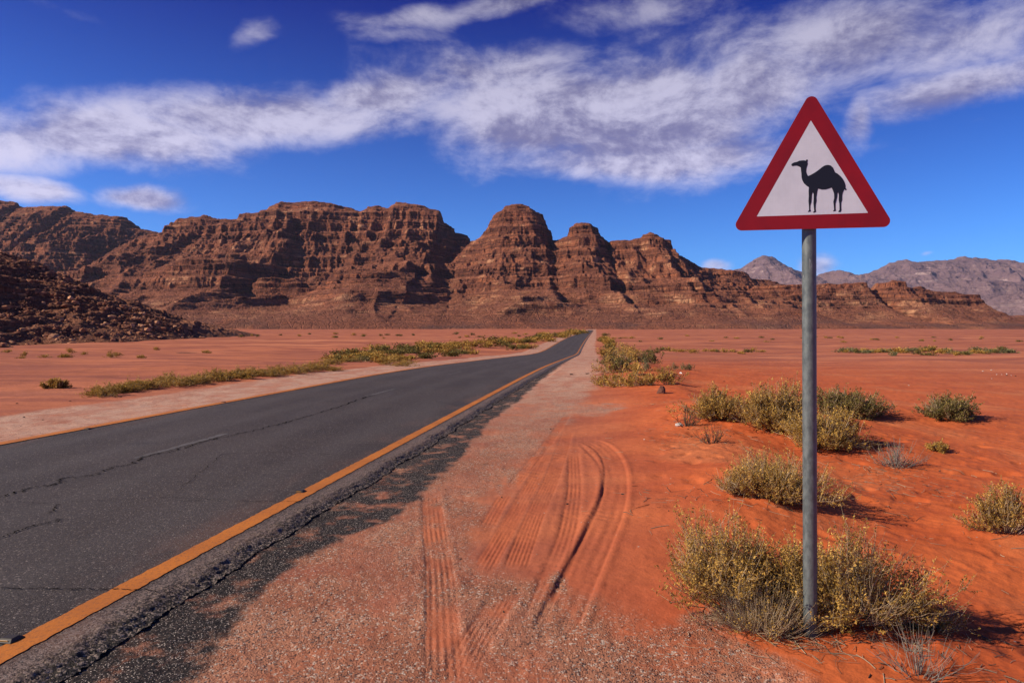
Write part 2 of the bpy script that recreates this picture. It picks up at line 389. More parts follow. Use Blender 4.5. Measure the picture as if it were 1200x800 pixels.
def mat_ground():
    m, n, b = material('desert_ground')
    P_ = n.coord('Object')
    grav, tar, fresh = n.attr('grav'), n.attr('tar'), n.attr('fresh')
    big = n.noise(P_, .05, 4, .6); mid = n.noise(P_, .9, 5, .6); fin = n.noise(P_, 60, 3, .6)
    streak = n.noise(n.v('MULTIPLY', P_, (.05, .35, 1)), 1.0, 5, .62)
    sand_far = n.mix(n.rng(big, .35, .65), (.44, .138, .066), (.57, .190, .090))
    sand_far = n.mix(n.rng(streak, .40, .60), sand_far, (.31, .096, .058))
    sand_far = n.mix(n.rng(n.noise(n.v('MULTIPLY', P_, (.012, .09, 1)), 1.0, 5, .6), .52, .66, 0, .8), sand_far, (.60, .22, .11))
    sand_new = n.mix(n.rng(mid, .3, .7), (.46, .090, .026), (.57, .130, .037))
    sand_new = n.mix(n.rng(n.noise(n.v('MULTIPLY', P_, (1, .7, 1)), .5, 5, .6, .5), .50, .68, 0, .5), sand_new, (.62, .215, .085))
    sand = n.mix(fresh, sand_far, sand_new)
    sand = n.mix(n.rng(fin, .45, .75, 0, .35), sand, (.24, .07, .035))
    # litter of tiny dark and pale grains on the sand
    vs = n.vor(P_, 16, out='Distance'); vc = n.vor(P_, 16, out='Color')
    cx, cy, cz = n.xyz(vc)
    grain = n.m('MULTIPLY', n.rng(vs, .16, .08), n.rng(cx, .90, .93))
    sand = n.mix(grain, sand, n.mix(cy, (.05, .03, .025), (.62, .50, .42)))
    # gravel
    g1 = n.vor(P_, 75, out='Color'); gx, gy, gw = n.xyz(g1); gd = n.vor(P_, 75)
    g2 = n.vor(P_, 190, out='Color'); hx, hy, hz = n.xyz(g2)
    gcol = n.mix(n.rng(mid, .35, .65), (.33, .130, .072), (.44, .205, .122))
    gcol = n.mix(n.rng(gx, .86, .90), gcol, (.50, .38, .30))
    gcol = n.mix(n.rng(gy, .86, .91), gcol, (.10, .06, .05))
    gcol = n.mix(n.rng(hx, .5, .9, 0, .5), gcol, (.18, .08, .055))
    gcol = n.mix(n.m('MULTIPLY', n.attr('pale'), n.rng(hy, .1, .7, .45, .95)), gcol, (.60, .37, .27))
    gmix = n.m('MULTIPLY', grav, n.rng(n.m('ADD', n.noise(P_, 1.6, 5, .65), n.m('MULTIPLY', gx, .16)), .36, .62, .22, 1.0))
    washes = n.rng(n.noise(n.v('MULTIPLY', P_, (1.2, .5, 1)), 1.0, 5, .62, .4), .46, .60)
    col = n.mix(gmix, sand, n.mix(n.m('MULTIPLY', washes, .45), gcol, (.40, .13, .075)))
    # tar and crushed asphalt strip
    tn = n.noise(P_, 3.2, 5, .65)
    tcol = n.mix(n.rng(gx, .55, .9), (.020, .017, .017), (.062, .045, .040))
    tcol = n.mix(n.rng(hx, .93, .96), tcol, (.50, .42, .37))
    tmask = n.m('MULTIPLY', tar, n.rng(tn, .72, .50))
    col = n.mix(tmask, col, tcol)
    n.put(b.inputs['Base Color'], col)
    n.put(b.inputs['Roughness'], .95); n.put(b.inputs['Specular IOR Level'], .15)
    rip = n.n.new('ShaderNodeTexWave'); rip.wave_type = 'BANDS'; rip.bands_direction = 'DIAGONAL'
    n.put(rip.inputs['Vector'], P_); rip.inputs['Scale'].default_value = 3.2; rip.inputs['Distortion'].default_value = 7; rip.inputs['Detail'].default_value = 2; rip.inputs['Detail Scale'].default_value = .6
    soft = n.m('MULTIPLY', n.m('MULTIPLY', rip.outputs['Fac'], n.rng(n.noise(P_, .45, 3), .5, .7)), n.m('SUBTRACT', 1, gmix))
    h = n.m('ADD', n.m('MULTIPLY', fin, .0035), n.m('MULTIPLY', soft, .0045))
    stones = n.m('MULTIPLY', n.rng(gd, .55, .0), n.m('MULTIPLY', gmix, .007))
    h = n.m('ADD', h, stones)
    h = n.m('ADD', h, n.m('MULTIPLY', n.noise(P_, 9, 4, .6), .012))
    h = n.m('ADD', h, n.m('MULTIPLY', n.noise(P_, 1.1, 4, .6), .07))
    n.put(b.inputs['Normal'], n.bump(h, .9, 1.0))
    return m
g_me = build_ground(); g_me.materials.append(mat_ground())
tag(link('ground', g_me), kind='structure')

# ---------------------------------------------------------------- road
def rough_edge(Y, seed):
    Y = np.asarray(Y, float)
    return .05*fbm(Y*1.3, Y*0+seed, 3, seed=seed)+.040*fbm(Y*7, Y*0+seed, 4, .75, seed=seed+3)
def road_surface(s, Y):
    return roadz(Y) + .018*(1-(s/3.3)**2)
def build_road():
    Y = np.concatenate([np.linspace(-40, 1.5, 60, endpoint=False), np.geomspace(1.5, 60, 900, endpoint=False), np.geomspace(60, 790, 260)])
    u = np.concatenate([np.linspace(0, .03, 6, endpoint=False), np.linspace(.03, .935, 90, endpoint=False), np.linspace(.935, 1, 36)])
    U, YY = np.meshgrid(u, Y)
    sl_ = -3.36+.4*rough_edge(YY, 5); sr = 3.56+rough_edge(YY, 9)
    s = sl_+(sr-sl_)*U
    X = roadx(YY)+s
    z = road_surface(s, YY)
    rag = .6*fbm(X*15, YY*15, 3, .7, seed=13)+.9*fbm(X*42, YY*42, 2, .7, seed=14)
    e = sst(s, sr-.20, sr)               # crumbling right edge
    z = z - .045*e**1.2 + (.013*rag*sst(s, sr-.32, sr-.12))*(YY < 25)
    z = z - .10*sst(U, .015, 0)
    z += .0015*fbm(X*50, YY*50, 2, seed=77)*(YY < 30)
    edge = sst(s+.06*fbm(X*5, YY*5, 3, seed=15), sr-.20, sr-.02)
    V = np.stack([X.ravel(), YY.ravel(), z.ravel()], 1)
    return mesh_np('road', V, grid_faces(len(Y), len(u))[:, ::1], dict(edge=edge.ravel(), lat=s.ravel()))
def mat_road():
    m, n, b = material('old_asphalt')
    P_ = n.coord('Object'); edge = n.attr('edge'); lat = n.attr('lat')
    v1 = n.vor(P_, 95, out='Color'); a, c, d = n.xyz(v1); vd = n.vor(P_, 95)
    v2 = n.vor(P_, 45, out='Color'); a2, c2, d2 = n.xyz(v2)
    base = n.mix(n.rng(n.noise(P_, .35, 4, .6), .35, .65), (.034, .024, .018), (.054, .039, .030))
    base = n.mix(n.rng(n.noise(n.v('MULTIPLY', P_, (1.2, .12, 1)), 1.0, 4), .45, .7, 0, .6), base, (.074, .060, .054))
    wp = n.m('ADD', n.m('EXPONENT', n.m('MULTIPLY', n.m('POWER', n.m('SUBTRACT', n.m('ABSOLUTE', n.m('SUBTRACT', n.m('ABSOLUTE', lat), 1.55)), .75), 2), -14)), 0)
    base = n.mix(n.m('MULTIPLY', wp, .45), base, (.078, .064, .056))
    dust = n.m('MULTIPLY', n.rng(n.m('ABSOLUTE', lat), 2.2, 3.3), n.rng(n.noise(n.v('MULTIPLY', P_, (1, .35, 1)), 1.6, 5, .65), .46, .66))
    base = n.mix(n.m('MULTIPLY', dust, .55), base, (.20, .10, .065))
    base = n.mix(n.rng(n.noise(P_, .8, 3, .5, 1.0), .62, .70, 0, .5), base, (.022, .018, .016))
    base = n.mix(n.rng(a, .55, .95, 0, .6), base, (.12, .095, .085))
    base = n.mix(n.rng(c, .94, .97), base, (.22, .18, .155))
    base = n.mix(n.rng(d, .7, 1, 0, .7), base, (.016, .015, .015))
    base = n.mix(n.m('MULTIPLY', n.rng(lat, 3.15, 3.3), n.rng(a, .35, .8, .1, .9)), base, (.24, .17, .14))
    base = n.mix(edge, base, n.mix(n.rng(a, .62, .85), (.020, .016, .014), (.30, .23, .19)))
    n.put(b.inputs['Base Color'], base); n.put(b.inputs['Roughness'], .72); n.put(b.inputs['Specular IOR Level'], .35)
    h = n.m('ADD', n.m('MULTIPLY', n.rng(vd, .5, 0), .004), n.m('MULTIPLY', n.noise(P_, 30, 3), .004))
    h = n.m('ADD', h, n.m('MULTIPLY', n.m('MULTIPLY', n.noise(P_, 34, 4, .75), edge), .022))
    n.put(b.inputs['Normal'], n.bump(h, .8, 1.0))
    return m
rm = build_road(); rm.materials.append(mat_road()); tag(link('road', rm), kind='structure')

def strip(name, s_of_Y, hw_of_Y, Y, lift, mat, rag=.0):
    c = s_of_Y(Y); hw = hw_of_Y(Y)
    rows = []
    for k in (-1, -.5, 0, .5, 1):
        s = c+hw*k+(rag*fbm(Y*14, Y*0+k*3+7, 3, .7, seed=91) if abs(k) == 1 else 0)
        rows.append(np.stack([roadx(Y)+s, Y, road_surface(s, Y)+lift], 1))
    V = np.stack(rows, 1).reshape(-1, 3)
    me = mesh_np(name, V, grid_faces(len(Y), 5)); me.materials.append(mat)
    return link(name, me)
def mat_line(c1, c2, wear):
    m, n, b = material('road_paint')
    P_ = n.coord('Object')
    k = n.rng(n.noise(P_, 35, 5, .7), .45-wear, .75-wear)
    col = n.mix(n.rng(n.noise(P_, 1.5, 3), .3, .7), c1, c2)
    col = n.mix(n.m('MULTIPLY', k, .55), col, (.07, .045, .03))
    n.put(b.inputs['Base Color'], col); n.put(b.inputs['Roughness'], .8)
    n.put(b.inputs['Normal'], n.bump(n.noise(P_, 90, 3), .5, .004))
    return m
yl = mat_line((.56, .165, .008), (.44, .125, .007), .0)
YL = np.concatenate([np.linspace(-40, 1.5, 60, endpoint=False), np.geomspace(1.5, 60, 1200, endpoint=False), np.geomspace(60, 788, 300)])
tag(strip('edge_marking', lambda Y: Y*0+3.10, lambda Y: Y*0+.085, YL, .005, yl, .012), kind='structure')
tag(strip('edge_marking', lambda Y: Y*0-3.10, lambda Y: Y*0+.12, YL, .010, yl, .012), kind='structure')
wl = mat_line((.17, .17, .18), (.09, .09, .095), .24)
for (a, b_) in [(9.3, 11.6), (18.2, 20.6), (27.5, 30), (36.5, 39), (46, 48.5)]:
    tag(strip('centre_dash', lambda Y: Y*0-.10, lambda Y: Y*0+.05, np.linspace(a, b_, 60), .004, wl, .05), kind='structure')
# cracks
mc, n_, b_ = material('crack_dark'); b_.inputs['Base Color'].default_value = (.006, .006, .006, 1); b_.inputs['Roughness'].default_value = 1; b_.inputs['Specular IOR Level'].default_value = 0
def crack(pix, width, seed, name='road_crack', jag=.03, n=260):
    q = P(pix); t = np.linspace(0, len(q)-1, n)
    x = np.interp(t, range(len(q)), q[:, 0]); y = np.interp(t, range(len(q)), q[:, 1])
    j = jag*fbm(t*9.0, t*0+seed, 4, .75, seed=seed)
    dxy = np.gradient(np.stack([x, y], 1), axis=0); nn = np.stack([-dxy[:, 1], dxy[:, 0]], 1); nn /= np.hypot(nn[:, 0], nn[:, 1])[:, None]+1e-9
    x = x+nn[:, 0]*j*1.6; y = y+nn[:, 1]*j*1.6
    wd = width*np.clip(.55+1.0*fbm(t*14, t*0+2, 3, .7, seed=seed+5), .06, 2)*sst(t, 0, .2)*sst(t[-1]-t, 0, .2)
    rows = []
    for k in (-1, 1):
        xx = x+nn[:, 0]*wd*k; yy = y+nn[:, 1]*wd*k
        rows.append(np.stack([xx, yy, road_surface(xx-roadx(yy), yy)+.0085], 1))
    V = np.stack(rows, 1).reshape(-1, 3)
    me = mesh_np(name, V, grid_faces(n, 2)); me.materials.append(mc)
    tag(link(name, me), kind='structure')
crack([(-60,592),(0,583),(40,574),(68,568),(75,564),(110,558),(130,550),(155,545),(168,536),(200,530),(235,519),(300,506),(350,492),(400,477),(440,463)], .016, 3, jag=.06, n=600)
crack([(-10,637),(40,620),(66,612),(69,609)], .010, 5)
crack([(58,603),(64,597),(70,593)], .010, 6)
crack([(-30,590),(50,593),(120,590),(200,586),(300,588),(380,587)], .003, 7, jag=.02)
crack([(-20,694),(100,694),(170,694),(215,695)], .006, 8, jag=.015)
crack([(190,587),(300,587),(352,588),(362,587)], .004, 9, jag=.012)
crack([(400,522),(470,521),(520,522),(545,470)][:3], .006, 10, jag=.03)
crack([(200,586),(330,532),(420,505)][:1]+[(260,533),(330,532),(400,533)], .004, 11, jag=.03)

# ---------------------------------------------------------------- mountains
def sil(pts, Yc):
    p = np.array(pts, float)
    c, s_ = math.cos(PITCH), math.sin(PITCH)
    u = (400-p[:, 1])/F
    z = EYE+Yc*(-s_+u*c)/(c+u*s_)
    return (p[:, 0]-600)/F*Yc, z
BASEZ = 5.0
layers = [ # Yc, W(front), Wback, silhouette
 (2350, 850, 500, [(-900,300),(-500,262),(-300,248),(-120,240),(0,237),(22,238),(28,244),(40,243),(58,240),(80,241),(88,248),(115,252),(145,254),(155,260),(165,267),(180,271),(230,285),(300,300),(400,330),(500,370)]),
 (1980, 720, 400, [(20,384),(90,330),(130,298),(168,277),(195,270),(203,266),(208,258),(218,255),(240,254),(262,257),(282,257),(286,250),(305,248),(318,242),(330,239),(345,240),(370,237),(400,240),(420,246),(424,248),(432,242),(440,241),(455,243),(465,238),(490,239),(510,246),(516,247),(518,256),(527,265),(535,273),(548,276),(560,300),(585,345),(610,384)]),
 (1760, 540, 300, [(470,386),(500,352),(520,325),(532,306),(545,291),(560,279),(570,271),(575,258),(585,246),(590,241),(605,239),(620,241),(628,248),(636,254),(641,266),(648,278),(658,284),(690,315),(720,350),(750,386)]),
 (1700, 520, 280, [(560,386),(610,340),(635,300),(648,284),(658,280),(664,275),(671,264),(682,260),(690,261),(700,270),(708,280),(715,288),(727,304),(745,335),(780,386)]),
 (1660, 500, 300, [(640,386),(690,330),(706,300),(714,285),(735,283),(749,281),(753,275),(762,273),(771,276),(777,284),(785,285),(790,297),(800,303),(820,311),(840,315),(870,320),(880,327),(900,329),(930,336),(980,345),(1060,365),(1120,386)]),
 (1480, 330, 300, [(820,386),(850,352),(880,338),(920,333),(965,333),(990,331),(1012,332),(1018,340),(1026,341),(1031,333),(1045,328),(1055,329),(1062,335),(1090,341),(1130,345),(1144,347),(1152,356),(1166,367),(1200,373),(1260,380),(1400,386),(1700,386)]),
 (1500, 260, 200, [(70,386),(115,360),(150,331),(185,315),(215,303),(240,298),(262,300),(280,308),(300,328),(330,350),(380,386)]),
 (1470, 230, 200, [(240,386),(280,345),(310,326),(350,330),(390,345),(440,386)]),
 (1420, 260, 200, [(310,386),(350,352),(380,330),(400,314),(425,311),(452,314),(470,327),(490,342),(520,360),(560,378),(590,387)]),
]
def stair(z, lam, k, ph):
    q = z/lam+ph; f = q-np.floor(q)
    return (np.floor(q)-ph)*lam + lam*((1-k)*f+k*sst(f, .30, .72))
def mountain_h(X, Y, layers, terr=True, base=BASEZ, sc=1.0):
    wx = 60*sc*fbm(X/(260*sc), Y/(260*sc), 3, seed=101); wy = 60*sc*fbm(X/(260*sc)+9, Y/(260*sc)-4, 3, seed=104)
    g1 = fbm((X+wx)/(230*sc), (Y+wy)/(480*sc), 3, .5, seed=111, ridged=True)
    g2 = fbm((X+wx*.5)/(52*sc), (Y+wy)/(120*sc), 4, .6, seed=121, ridged=True)
    zb = np.full(X.shape, base-30.0)
    for i, (Yc, Wf, Wb, pts) in enumerate(layers):
        sx, sz = sil(pts, Yc)
        Xs = X + 9*sc*fbm(Y/(60*sc), X/(200*sc), 2, seed=130+i)*np.clip(np.abs(Yc-Y)/200, 0, 1)
        Hs = np.interp(Xs, sx, sz)-base
        Hs = np.maximum(Hs, 0)
        size = np.clip(Hs/120., .45, 1.25)
        t = (Yc-Y)/(Wf*size)
        t = np.where(t > 0, t*(1 - .30*g1*np.clip(t*4, 0, 1)*(1-.3*sst(t, .35, .9))) - .035*g2*np.clip(t*6, 0, 1)*sst(t, .7, .4), t)
        gf = np.interp(t, [0, .025, .06, .10, .16, .24, .33, .44, .6, .8, 1.0, 1.25], [1, .975, .92, .82, .70, .57, .46, .345, .22, .11, .045, -.06])
        tb = (Y-Yc)/Wb
        gb = np.interp(tb, [0, .25, 1], [1, .9, -.1])
        h = Hs*np.where(t > 0, gf, gb)
        zb = np.maximum(zb, base+h)
    if sc == 1.0: zb = base+(zb-base)*sst(Y, 960, 1260)-40*(1-sst(Y, 1000, 1100))
    z = zb
    h = z-base
    if terr:
        lam = sst(h, 26*sc, 60*sc)
        ph = .35*fbm(X/(500*sc), Y/(500*sc), 2, seed=140)
        km = sst(fbm(X/(230*sc)+Y/(600*sc), h/(34*sc)+3, 3, seed=150), -.15, .35)
        kn = sst(fbm(X/(170*sc)+5, h/(16*sc), 3, seed=155), -.3, .3)
        h1 = h*(1-km)+stair(h, 38*sc, .54, ph)*km
        h2 = h1*(1-kn)+stair(h1, 13*sc, .75, ph*2.0+.3)*kn
        zt = base+stair(h2, 5.2*sc, .6, ph*4)
        z = z*(1-lam)+zt*lam
    z = z + sc*(1.6*g2+2.0*g1)*(sst(h, 30*sc, 90*sc)*.6+.12)
    return z
def disp3(V, nr, nc, amp, size, oct=4, blocky=.28, seed=0, mask=None):
    G = V.reshape(nr, nc, 3)
    du = np.gradient(G, axis=1); dv = np.gradient(G, axis=0)
    N = np.cross(du, dv); N /= np.linalg.norm(N, axis=2, keepdims=True)+1e-9
    for _ in range(2):
        N[1:-1] = (N[:-2]+2*N[1:-1]+N[2:]); N[:, 1:-1] = (N[:, :-2]+2*N[:, 1:-1]+N[:, 2:])
        N /= np.linalg.norm(N, axis=2, keepdims=True)+1e-9
    N = N.reshape(-1, 3)
    if N[:, 2].mean() < 0: N = -N
    d = 0; a = 1; f = 1/size
    for i in range(oct):
        n = vn3(V[:, 0]*f+i*7, V[:, 1]*f, V[:, 2]*f*2.8, seed+i)
        n = (1-blocky)*n + blocky*(np.round(n*2.2)/2.2)
        d = d+a*n; a *= .55; f *= 2.1
    d = d*amp
    if mask is not None: d = d*mask
    return V+N*d[:, None]
def build_heightfield(name, q, Yr, hfun, nrow, wz=1.0, wy=.28, amp=4, size=40, ground=0, oct=4):
    """columns are map-azimuth lines; rows resampled so that cliffs get as many points as ledges"""
    Q, YY = np.meshgrid(q, Yr)
    X = (Q-600)/F*YY
    Z = hfun(X.ravel(), YY.ravel()).reshape(X.shape)
    dz = np.abs(np.diff(Z, axis=0)); dy = np.diff(YY, axis=0)
    vis = np.where(np.diff(Z, axis=0) > -.02*dy, 1.0, .25)
    wgt = np.sqrt((dy*wy)**2+(dz*wz)**2)*vis
    k = np.ones(21)/21
    wgt = np.apply_along_axis(lambda a: np.convolve(np.pad(a, 10, 'edge'), k, 'valid'), 1, wgt)
    cum = np.concatenate([np.zeros((1, len(q))), np.cumsum(wgt, 0)], 0); cum /= cum[-1]
    tt = np.linspace(0, 1, nrow)
    Yn = np.empty((nrow, len(q)))
    for j in range(len(q)): Yn[:, j] = np.interp(tt, cum[:, j], Yr)
    Zn = np.empty_like(Yn)
    for j in range(len(q)): Zn[:, j] = np.interp(Yn[:, j], Yr, Z[:, j])
    Xn = (q[None, :]-600)/F*Yn
    V = np.stack([Xn.ravel(), Yn.ravel(), Zn.ravel()], 1)
    hh = Zn.ravel()-ground
    V = disp3(V, nrow, len(q), amp, size, oct=oct, seed=200, mask=.12+.88*sst(hh, 3, 45*amp/4))
    return mesh_np(name, V, grid_faces(nrow, len(q)), dict(hh=hh)), V

def mat_rock(name, scale, bands=True, pal=None, sat=1):
    m, n, b = material(name)
    P_ = n.coord('Object'); geo = n.n.new('ShaderNodeNewGeometry')
    x, y, z = n.xyz(P_)
    nz = n.xyz(geo.outputs['Normal'])[2]
    dark, midc, red, pale, debris = pal
    s = scale
    w1 = n.noise(P_, .006/s, 4, .6)
    zz = n.m('ADD', n.m('MULTIPLY', z, 1/s), n.m('MULTIPLY', w1, 26))
    band = n.noise(n.comb(n.m('MULTIPLY', x, .0022/s), n.m('MULTIPLY', y, .0022/s), n.m('MULTIPLY', zz, .11)), 1.0, 5, .65)
    band2 = n.noise(n.comb(n.m('MULTIPLY', x, .012/s), n.m('MULTIPLY', y, .012/s), n.m('MULTIPLY', zz, .45)), 1.0, 4, .6)
    pat = n.noise(P_, .02/s, 6, .65); fine = n.noise(P_, .16/s, 5, .7); stain = n.noise(n.v('MULTIPLY', P_, (1, 1, .22)), .05/s, 4, .6)
    c = n.mix(n.rng(band, .42, .62), dark, midc)
    c = n.mix(n.rng(band2, .48, .68, 0, .75), c, red)
    palem = n.m('MULTIPLY', n.rng(pat, .50, .68), n.rng(band, .45, .6))
    low = n.rng(zz, 30, 46); hi = n.rng(zz, 92, 66)
    palem = n.m('ADD', n.m('MULTIPLY', palem, .9 if s < 2 else .95), n.m('MULTIPLY', n.m('MULTIPLY', low, hi), n.m('MULTIPLY', n.rng(band2, .42, .62), n.rng(pat, .40, .62))), clamp=True)
    c = n.mix(n.m('MULTIPLY', palem, .85), c, pale)
    c = n.mix(n.rng(stain, .48, .62, 0, .75), c, dark)
    ledge = n.m('MULTIPLY', n.rng(nz, .60, .9), n.rng(fine, .35, .6, .3, .8))
    c = n.mix(ledge, c, debris)
    joint = n.vor(n.v('MULTIPLY', n.v('ADD', P_, n.v('SCALE', n.noise(P_, .03/s, 3, col=True), scale=14*s)), (1, 1, .16)), .045/s, 'DISTANCE_TO_EDGE')
    c = n.mix(n.m('MULTIPLY', n.m('MULTIPLY', n.rng(joint, .055, .0), n.rng(nz, .75, .45)), .75), c, (.03, .015, .012))
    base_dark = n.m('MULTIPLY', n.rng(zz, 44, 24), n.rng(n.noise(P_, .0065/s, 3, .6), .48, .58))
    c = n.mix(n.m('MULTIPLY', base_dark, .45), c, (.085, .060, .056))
    c = n.mix(n.rng(fine, .55, .8, 0, .6), c, dark)
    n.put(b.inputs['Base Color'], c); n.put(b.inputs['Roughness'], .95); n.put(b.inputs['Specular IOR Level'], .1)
    cr = n.vor(n.v('MULTIPLY', P_, (1, 1, .55)), .085/s, 'DISTANCE_TO_EDGE')
    h = n.m('ADD', n.m('MULTIPLY', fine, 4.5*s), n.m('MULTIPLY', n.rng(cr, 0, .10), 1.3*s))
    h = n.m('ADD', h, n.m('MULTIPLY', band2, 6*s))
    h = n.m('ADD', h, n.m('MULTIPLY', n.noise(P_, .6/s, 4, .7), 1.6*s))
    n.put(b.inputs['Normal'], n.bump(h, 1.0, 1.0))
    return m
mt = mat_rock('sandstone_cliff', 1.0, pal=((.115, .042, .027), (.34, .120, .062), (.48, .160, .072), (.72, .38, .20), (.29, .112, .066)))
q = np.linspace(-330, 1560, 2300)
Yr = np.concatenate([np.linspace(985, 2450, 780), np.linspace(2460, 2900, 40)])
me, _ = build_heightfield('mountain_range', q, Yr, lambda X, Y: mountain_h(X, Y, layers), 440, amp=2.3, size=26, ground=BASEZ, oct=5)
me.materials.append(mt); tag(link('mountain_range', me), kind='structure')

far_layers = [
 (9700, 3100, 2000, [(600,388),(760,360),(840,333),(872,318),(884,309),(893,305),(905,308),(922,315),(945,323),(960,327),(985,322),(1000,320),(1020,318),(1035,311),(1050,306),(1080,305),(1100,305),(1115,307),(1130,306),(1150,309),(1165,312),(1180,310),(1200,314),(1300,322),(1500,340),(1700,388)]),
 (7500, 2000, 1300, [(960,388),(1040,366),(1100,343),(1130,335),(1160,333),(1200,337),(1300,345),(1500,388)]),
 (6300, 1600, 1300, [(1080,388),(1140,364),(1165,358),(1200,350),(1300,340),(1500,388)]),
]
mf = mat_rock('distant_granite_hazed', 4.0, pal=((.19, .115, .12), (.30, .185, .175), (.26, .155, .15), (.70, .50, .43), (.27, .17, .165)))  # rock tones shifted to purple-pink, haze colour painted into the palette
q = np.linspace(700, 1330, 760)
Yr = np.linspace(4400, 11600, 520)
me, _ = build_heightfield('distant_mountains', q, Yr, lambda X, Y: mountain_h(X, Y, far_layers, terr=False, sc=4.9)+105*fbm(X/840, Y/840, 5, .55, seed=301, ridged=True)*sst(mountain_h(X, Y, far_layers, terr=False, sc=4.9), 10, 150), 300, amp=9, size=130, ground=BASEZ)
me.materials.append(mf); tag(link('distant_mountains', me), kind='structure')

# ---------------------------------------------------------------- rubble hill on the left
hill_layers = [(205, 75, 120, [(-700,330),(-300,270),(-100,272),(0,297),(30,305),(60,320),(100,338),(130,352),(165,368),(200,381),(225,394),(255,404),(300,410),(420,415)])]
def hill_h(X, Y):
    base = -1.7
    sx, sz = sil(hill_layers[0][3], 205)
    Hs = np.maximum(np.interp(X+1.5*fbm(X/9, Y/9, 3, seed=401), sx, sz)-base, 0)
    t = (205-Y)/(40+34*np.clip(Hs/14, .1, 1.6))
    g = fbm(X/16, Y/22, 4, .55, seed=402, ridged=True)
    t = np.where(t > 0, t*(1-.28*g), t)
    gf = np.interp(t, [0, .15, .4, .7, .9, 1.05, 1.3], [1, .9, .62, .3, .12, .0, -.12]); gb = np.interp((Y-205)/120, [0, 1], [1, -.1])
    h = Hs*np.where(t > 0, gf, gb)
    z = base+h+sst(h, 0, 4)*(1.0*g+.7*fbm(X/4, Y/4, 3, .6, seed=405, ridged=True))
    return np.where(Hs*gf < -.01, base-1, z)-.15
q = np.linspace(-420, 420, 1000); Yr = np.concatenate([np.linspace(105, 215, 460), np.linspace(216, 330, 40)])
mh = mat_rock('rubble_slope', .09, pal=((.14, .058, .036), (.30, .12, .066), (.36, .135, .068), (.50, .23, .12), (.28, .12, .07)))
me, _ = build_heightfield('rocky_hill', q, Yr, hill_h, 330, wy=.5, amp=.75, size=4.5, ground=-1.8, oct=4)
me.materials.append(mh); tag(link('rocky_hill', me), kind='structure')

ICO_V = None
def rock_base(sub=1):
    import bmesh
    bm = bmesh.new(); bmesh.ops.create_icosphere(bm, subdivisions=sub, radius=1)
    v = np.array([x.co[:] for x in bm.verts]); f = np.array([[y.index for y in x.verts] for x in bm.faces]); bm.free()
    return v, f
def scatter_rocks(name, pts, sizes, mat, seed, sub=1, flat=.7, smooth=False):
    v0, f0 = rock_base(sub); r = np.random.default_rng(seed); n = len(pts); k = len(v0)
    var = []
    for i in range(10):
        v = v0*(1+.42*(r.random((k, 1))-.5)); 
        for _ in range(5):                       # chop planes so it reads as a broken block
            d = r.normal(size=3); d /= np.linalg.norm(d); c = .50; e = v@d; v = v-np.clip(e-c, 0, None)[:, None]*d
        var.append(v)
    var = np.array(var)
    vi = var[r.integers(0, 10, n)]
    ang = r.random(n)*6.283; ca, sa = np.cos(ang), np.sin(ang)
    scl = np.stack([sizes*(.8+.6*r.random(n)), sizes*(.8+.5*r.random(n)), sizes*flat*(.7+.6*r.random(n))], 1)
    tx = (r.random(n)-.5)*1.2
    y = vi[:, :, 1]*np.cos(tx)[:, None]-vi[:, :, 2]*np.sin(tx)[:, None]; zz = vi[:, :, 1]*np.sin(tx)[:, None]+vi[:, :, 2]*np.cos(tx)[:, None]
    x = vi[:, :, 0]*scl[:, 0:1]; y = y*scl[:, 1:2]; zz = zz*scl[:, 2:3]
    X = x*ca[:, None]-y*sa[:, None]+pts[:, 0:1]; Y = x*sa[:, None]+y*ca[:, None]+pts[:, 1:2]; Z = zz+pts[:, 2:3]
    V = np.stack([X, Y, Z], -1).reshape(-1, 3)
    Fc = (f0[None]+(np.arange(n)*k)[:, None, None]).reshape(-1, 3)
    tint = np.repeat(r.random(n), k)
    me = mesh_np(name, V, Fc, dict(tint=tint), smooth=smooth); me.materials.append(mat)
    return link(name, me)
def mat_stone(name, ramp, scale=3):
    m, n, b = material(name); t = n.attr('tint'); P_ = n.coord('Object')
    c = n.mix(n.rng(t, .0, .45), ramp[0], ramp[1]); c = n.mix(n.rng(t, .55, .9), c, ramp[2])
    c = n.mix(n.rng(n.noise(P_, scale, 4, .65), .45, .7, 0, .6), c, ramp[0])
    n.put(b.inputs['Base Color'], c); n.put(b.inputs['Roughness'], .92); n.put(b.inputs['Specular IOR Level'], .15)
    n.put(b.inputs['Normal'], n.bump(n.noise(P_, scale*3, 4, .7), .7, .15/scale))
    return m
r_ = np.random.default_rng(5)
N = 46000
X = r_.uniform(-190, 4, N); Y = 100+110*r_.random(N)**.8
cl = fbm(X/7, Y/7, 3, seed=410)+r_.normal(0, .35, N)
hz = hill_h(X, Y); gzv = terrain(X, Y, False)[0]
ok = (hz > gzv-.1) & (cl > -.15) & (hz > -1.45)
X, Y, hz = X[ok], Y[ok], hz[ok]
sz = .07+.36*r_.random(len(X))**4+ .75*(r_.random(len(X)) < .08)*r_.random(len(X))**1.5
boul = mat_stone('boulder', ((.17, .072, .042), (.40, .165, .088), (.62, .31, .165)), 1.5)
tag(scatter_rocks('rubble', np.stack([X, Y, hz+.1], 1), sz*1.35, boul, 6), 'dark reddish brown boulders and rubble covering the low hill on the left', 'rubble', kind='stuff')

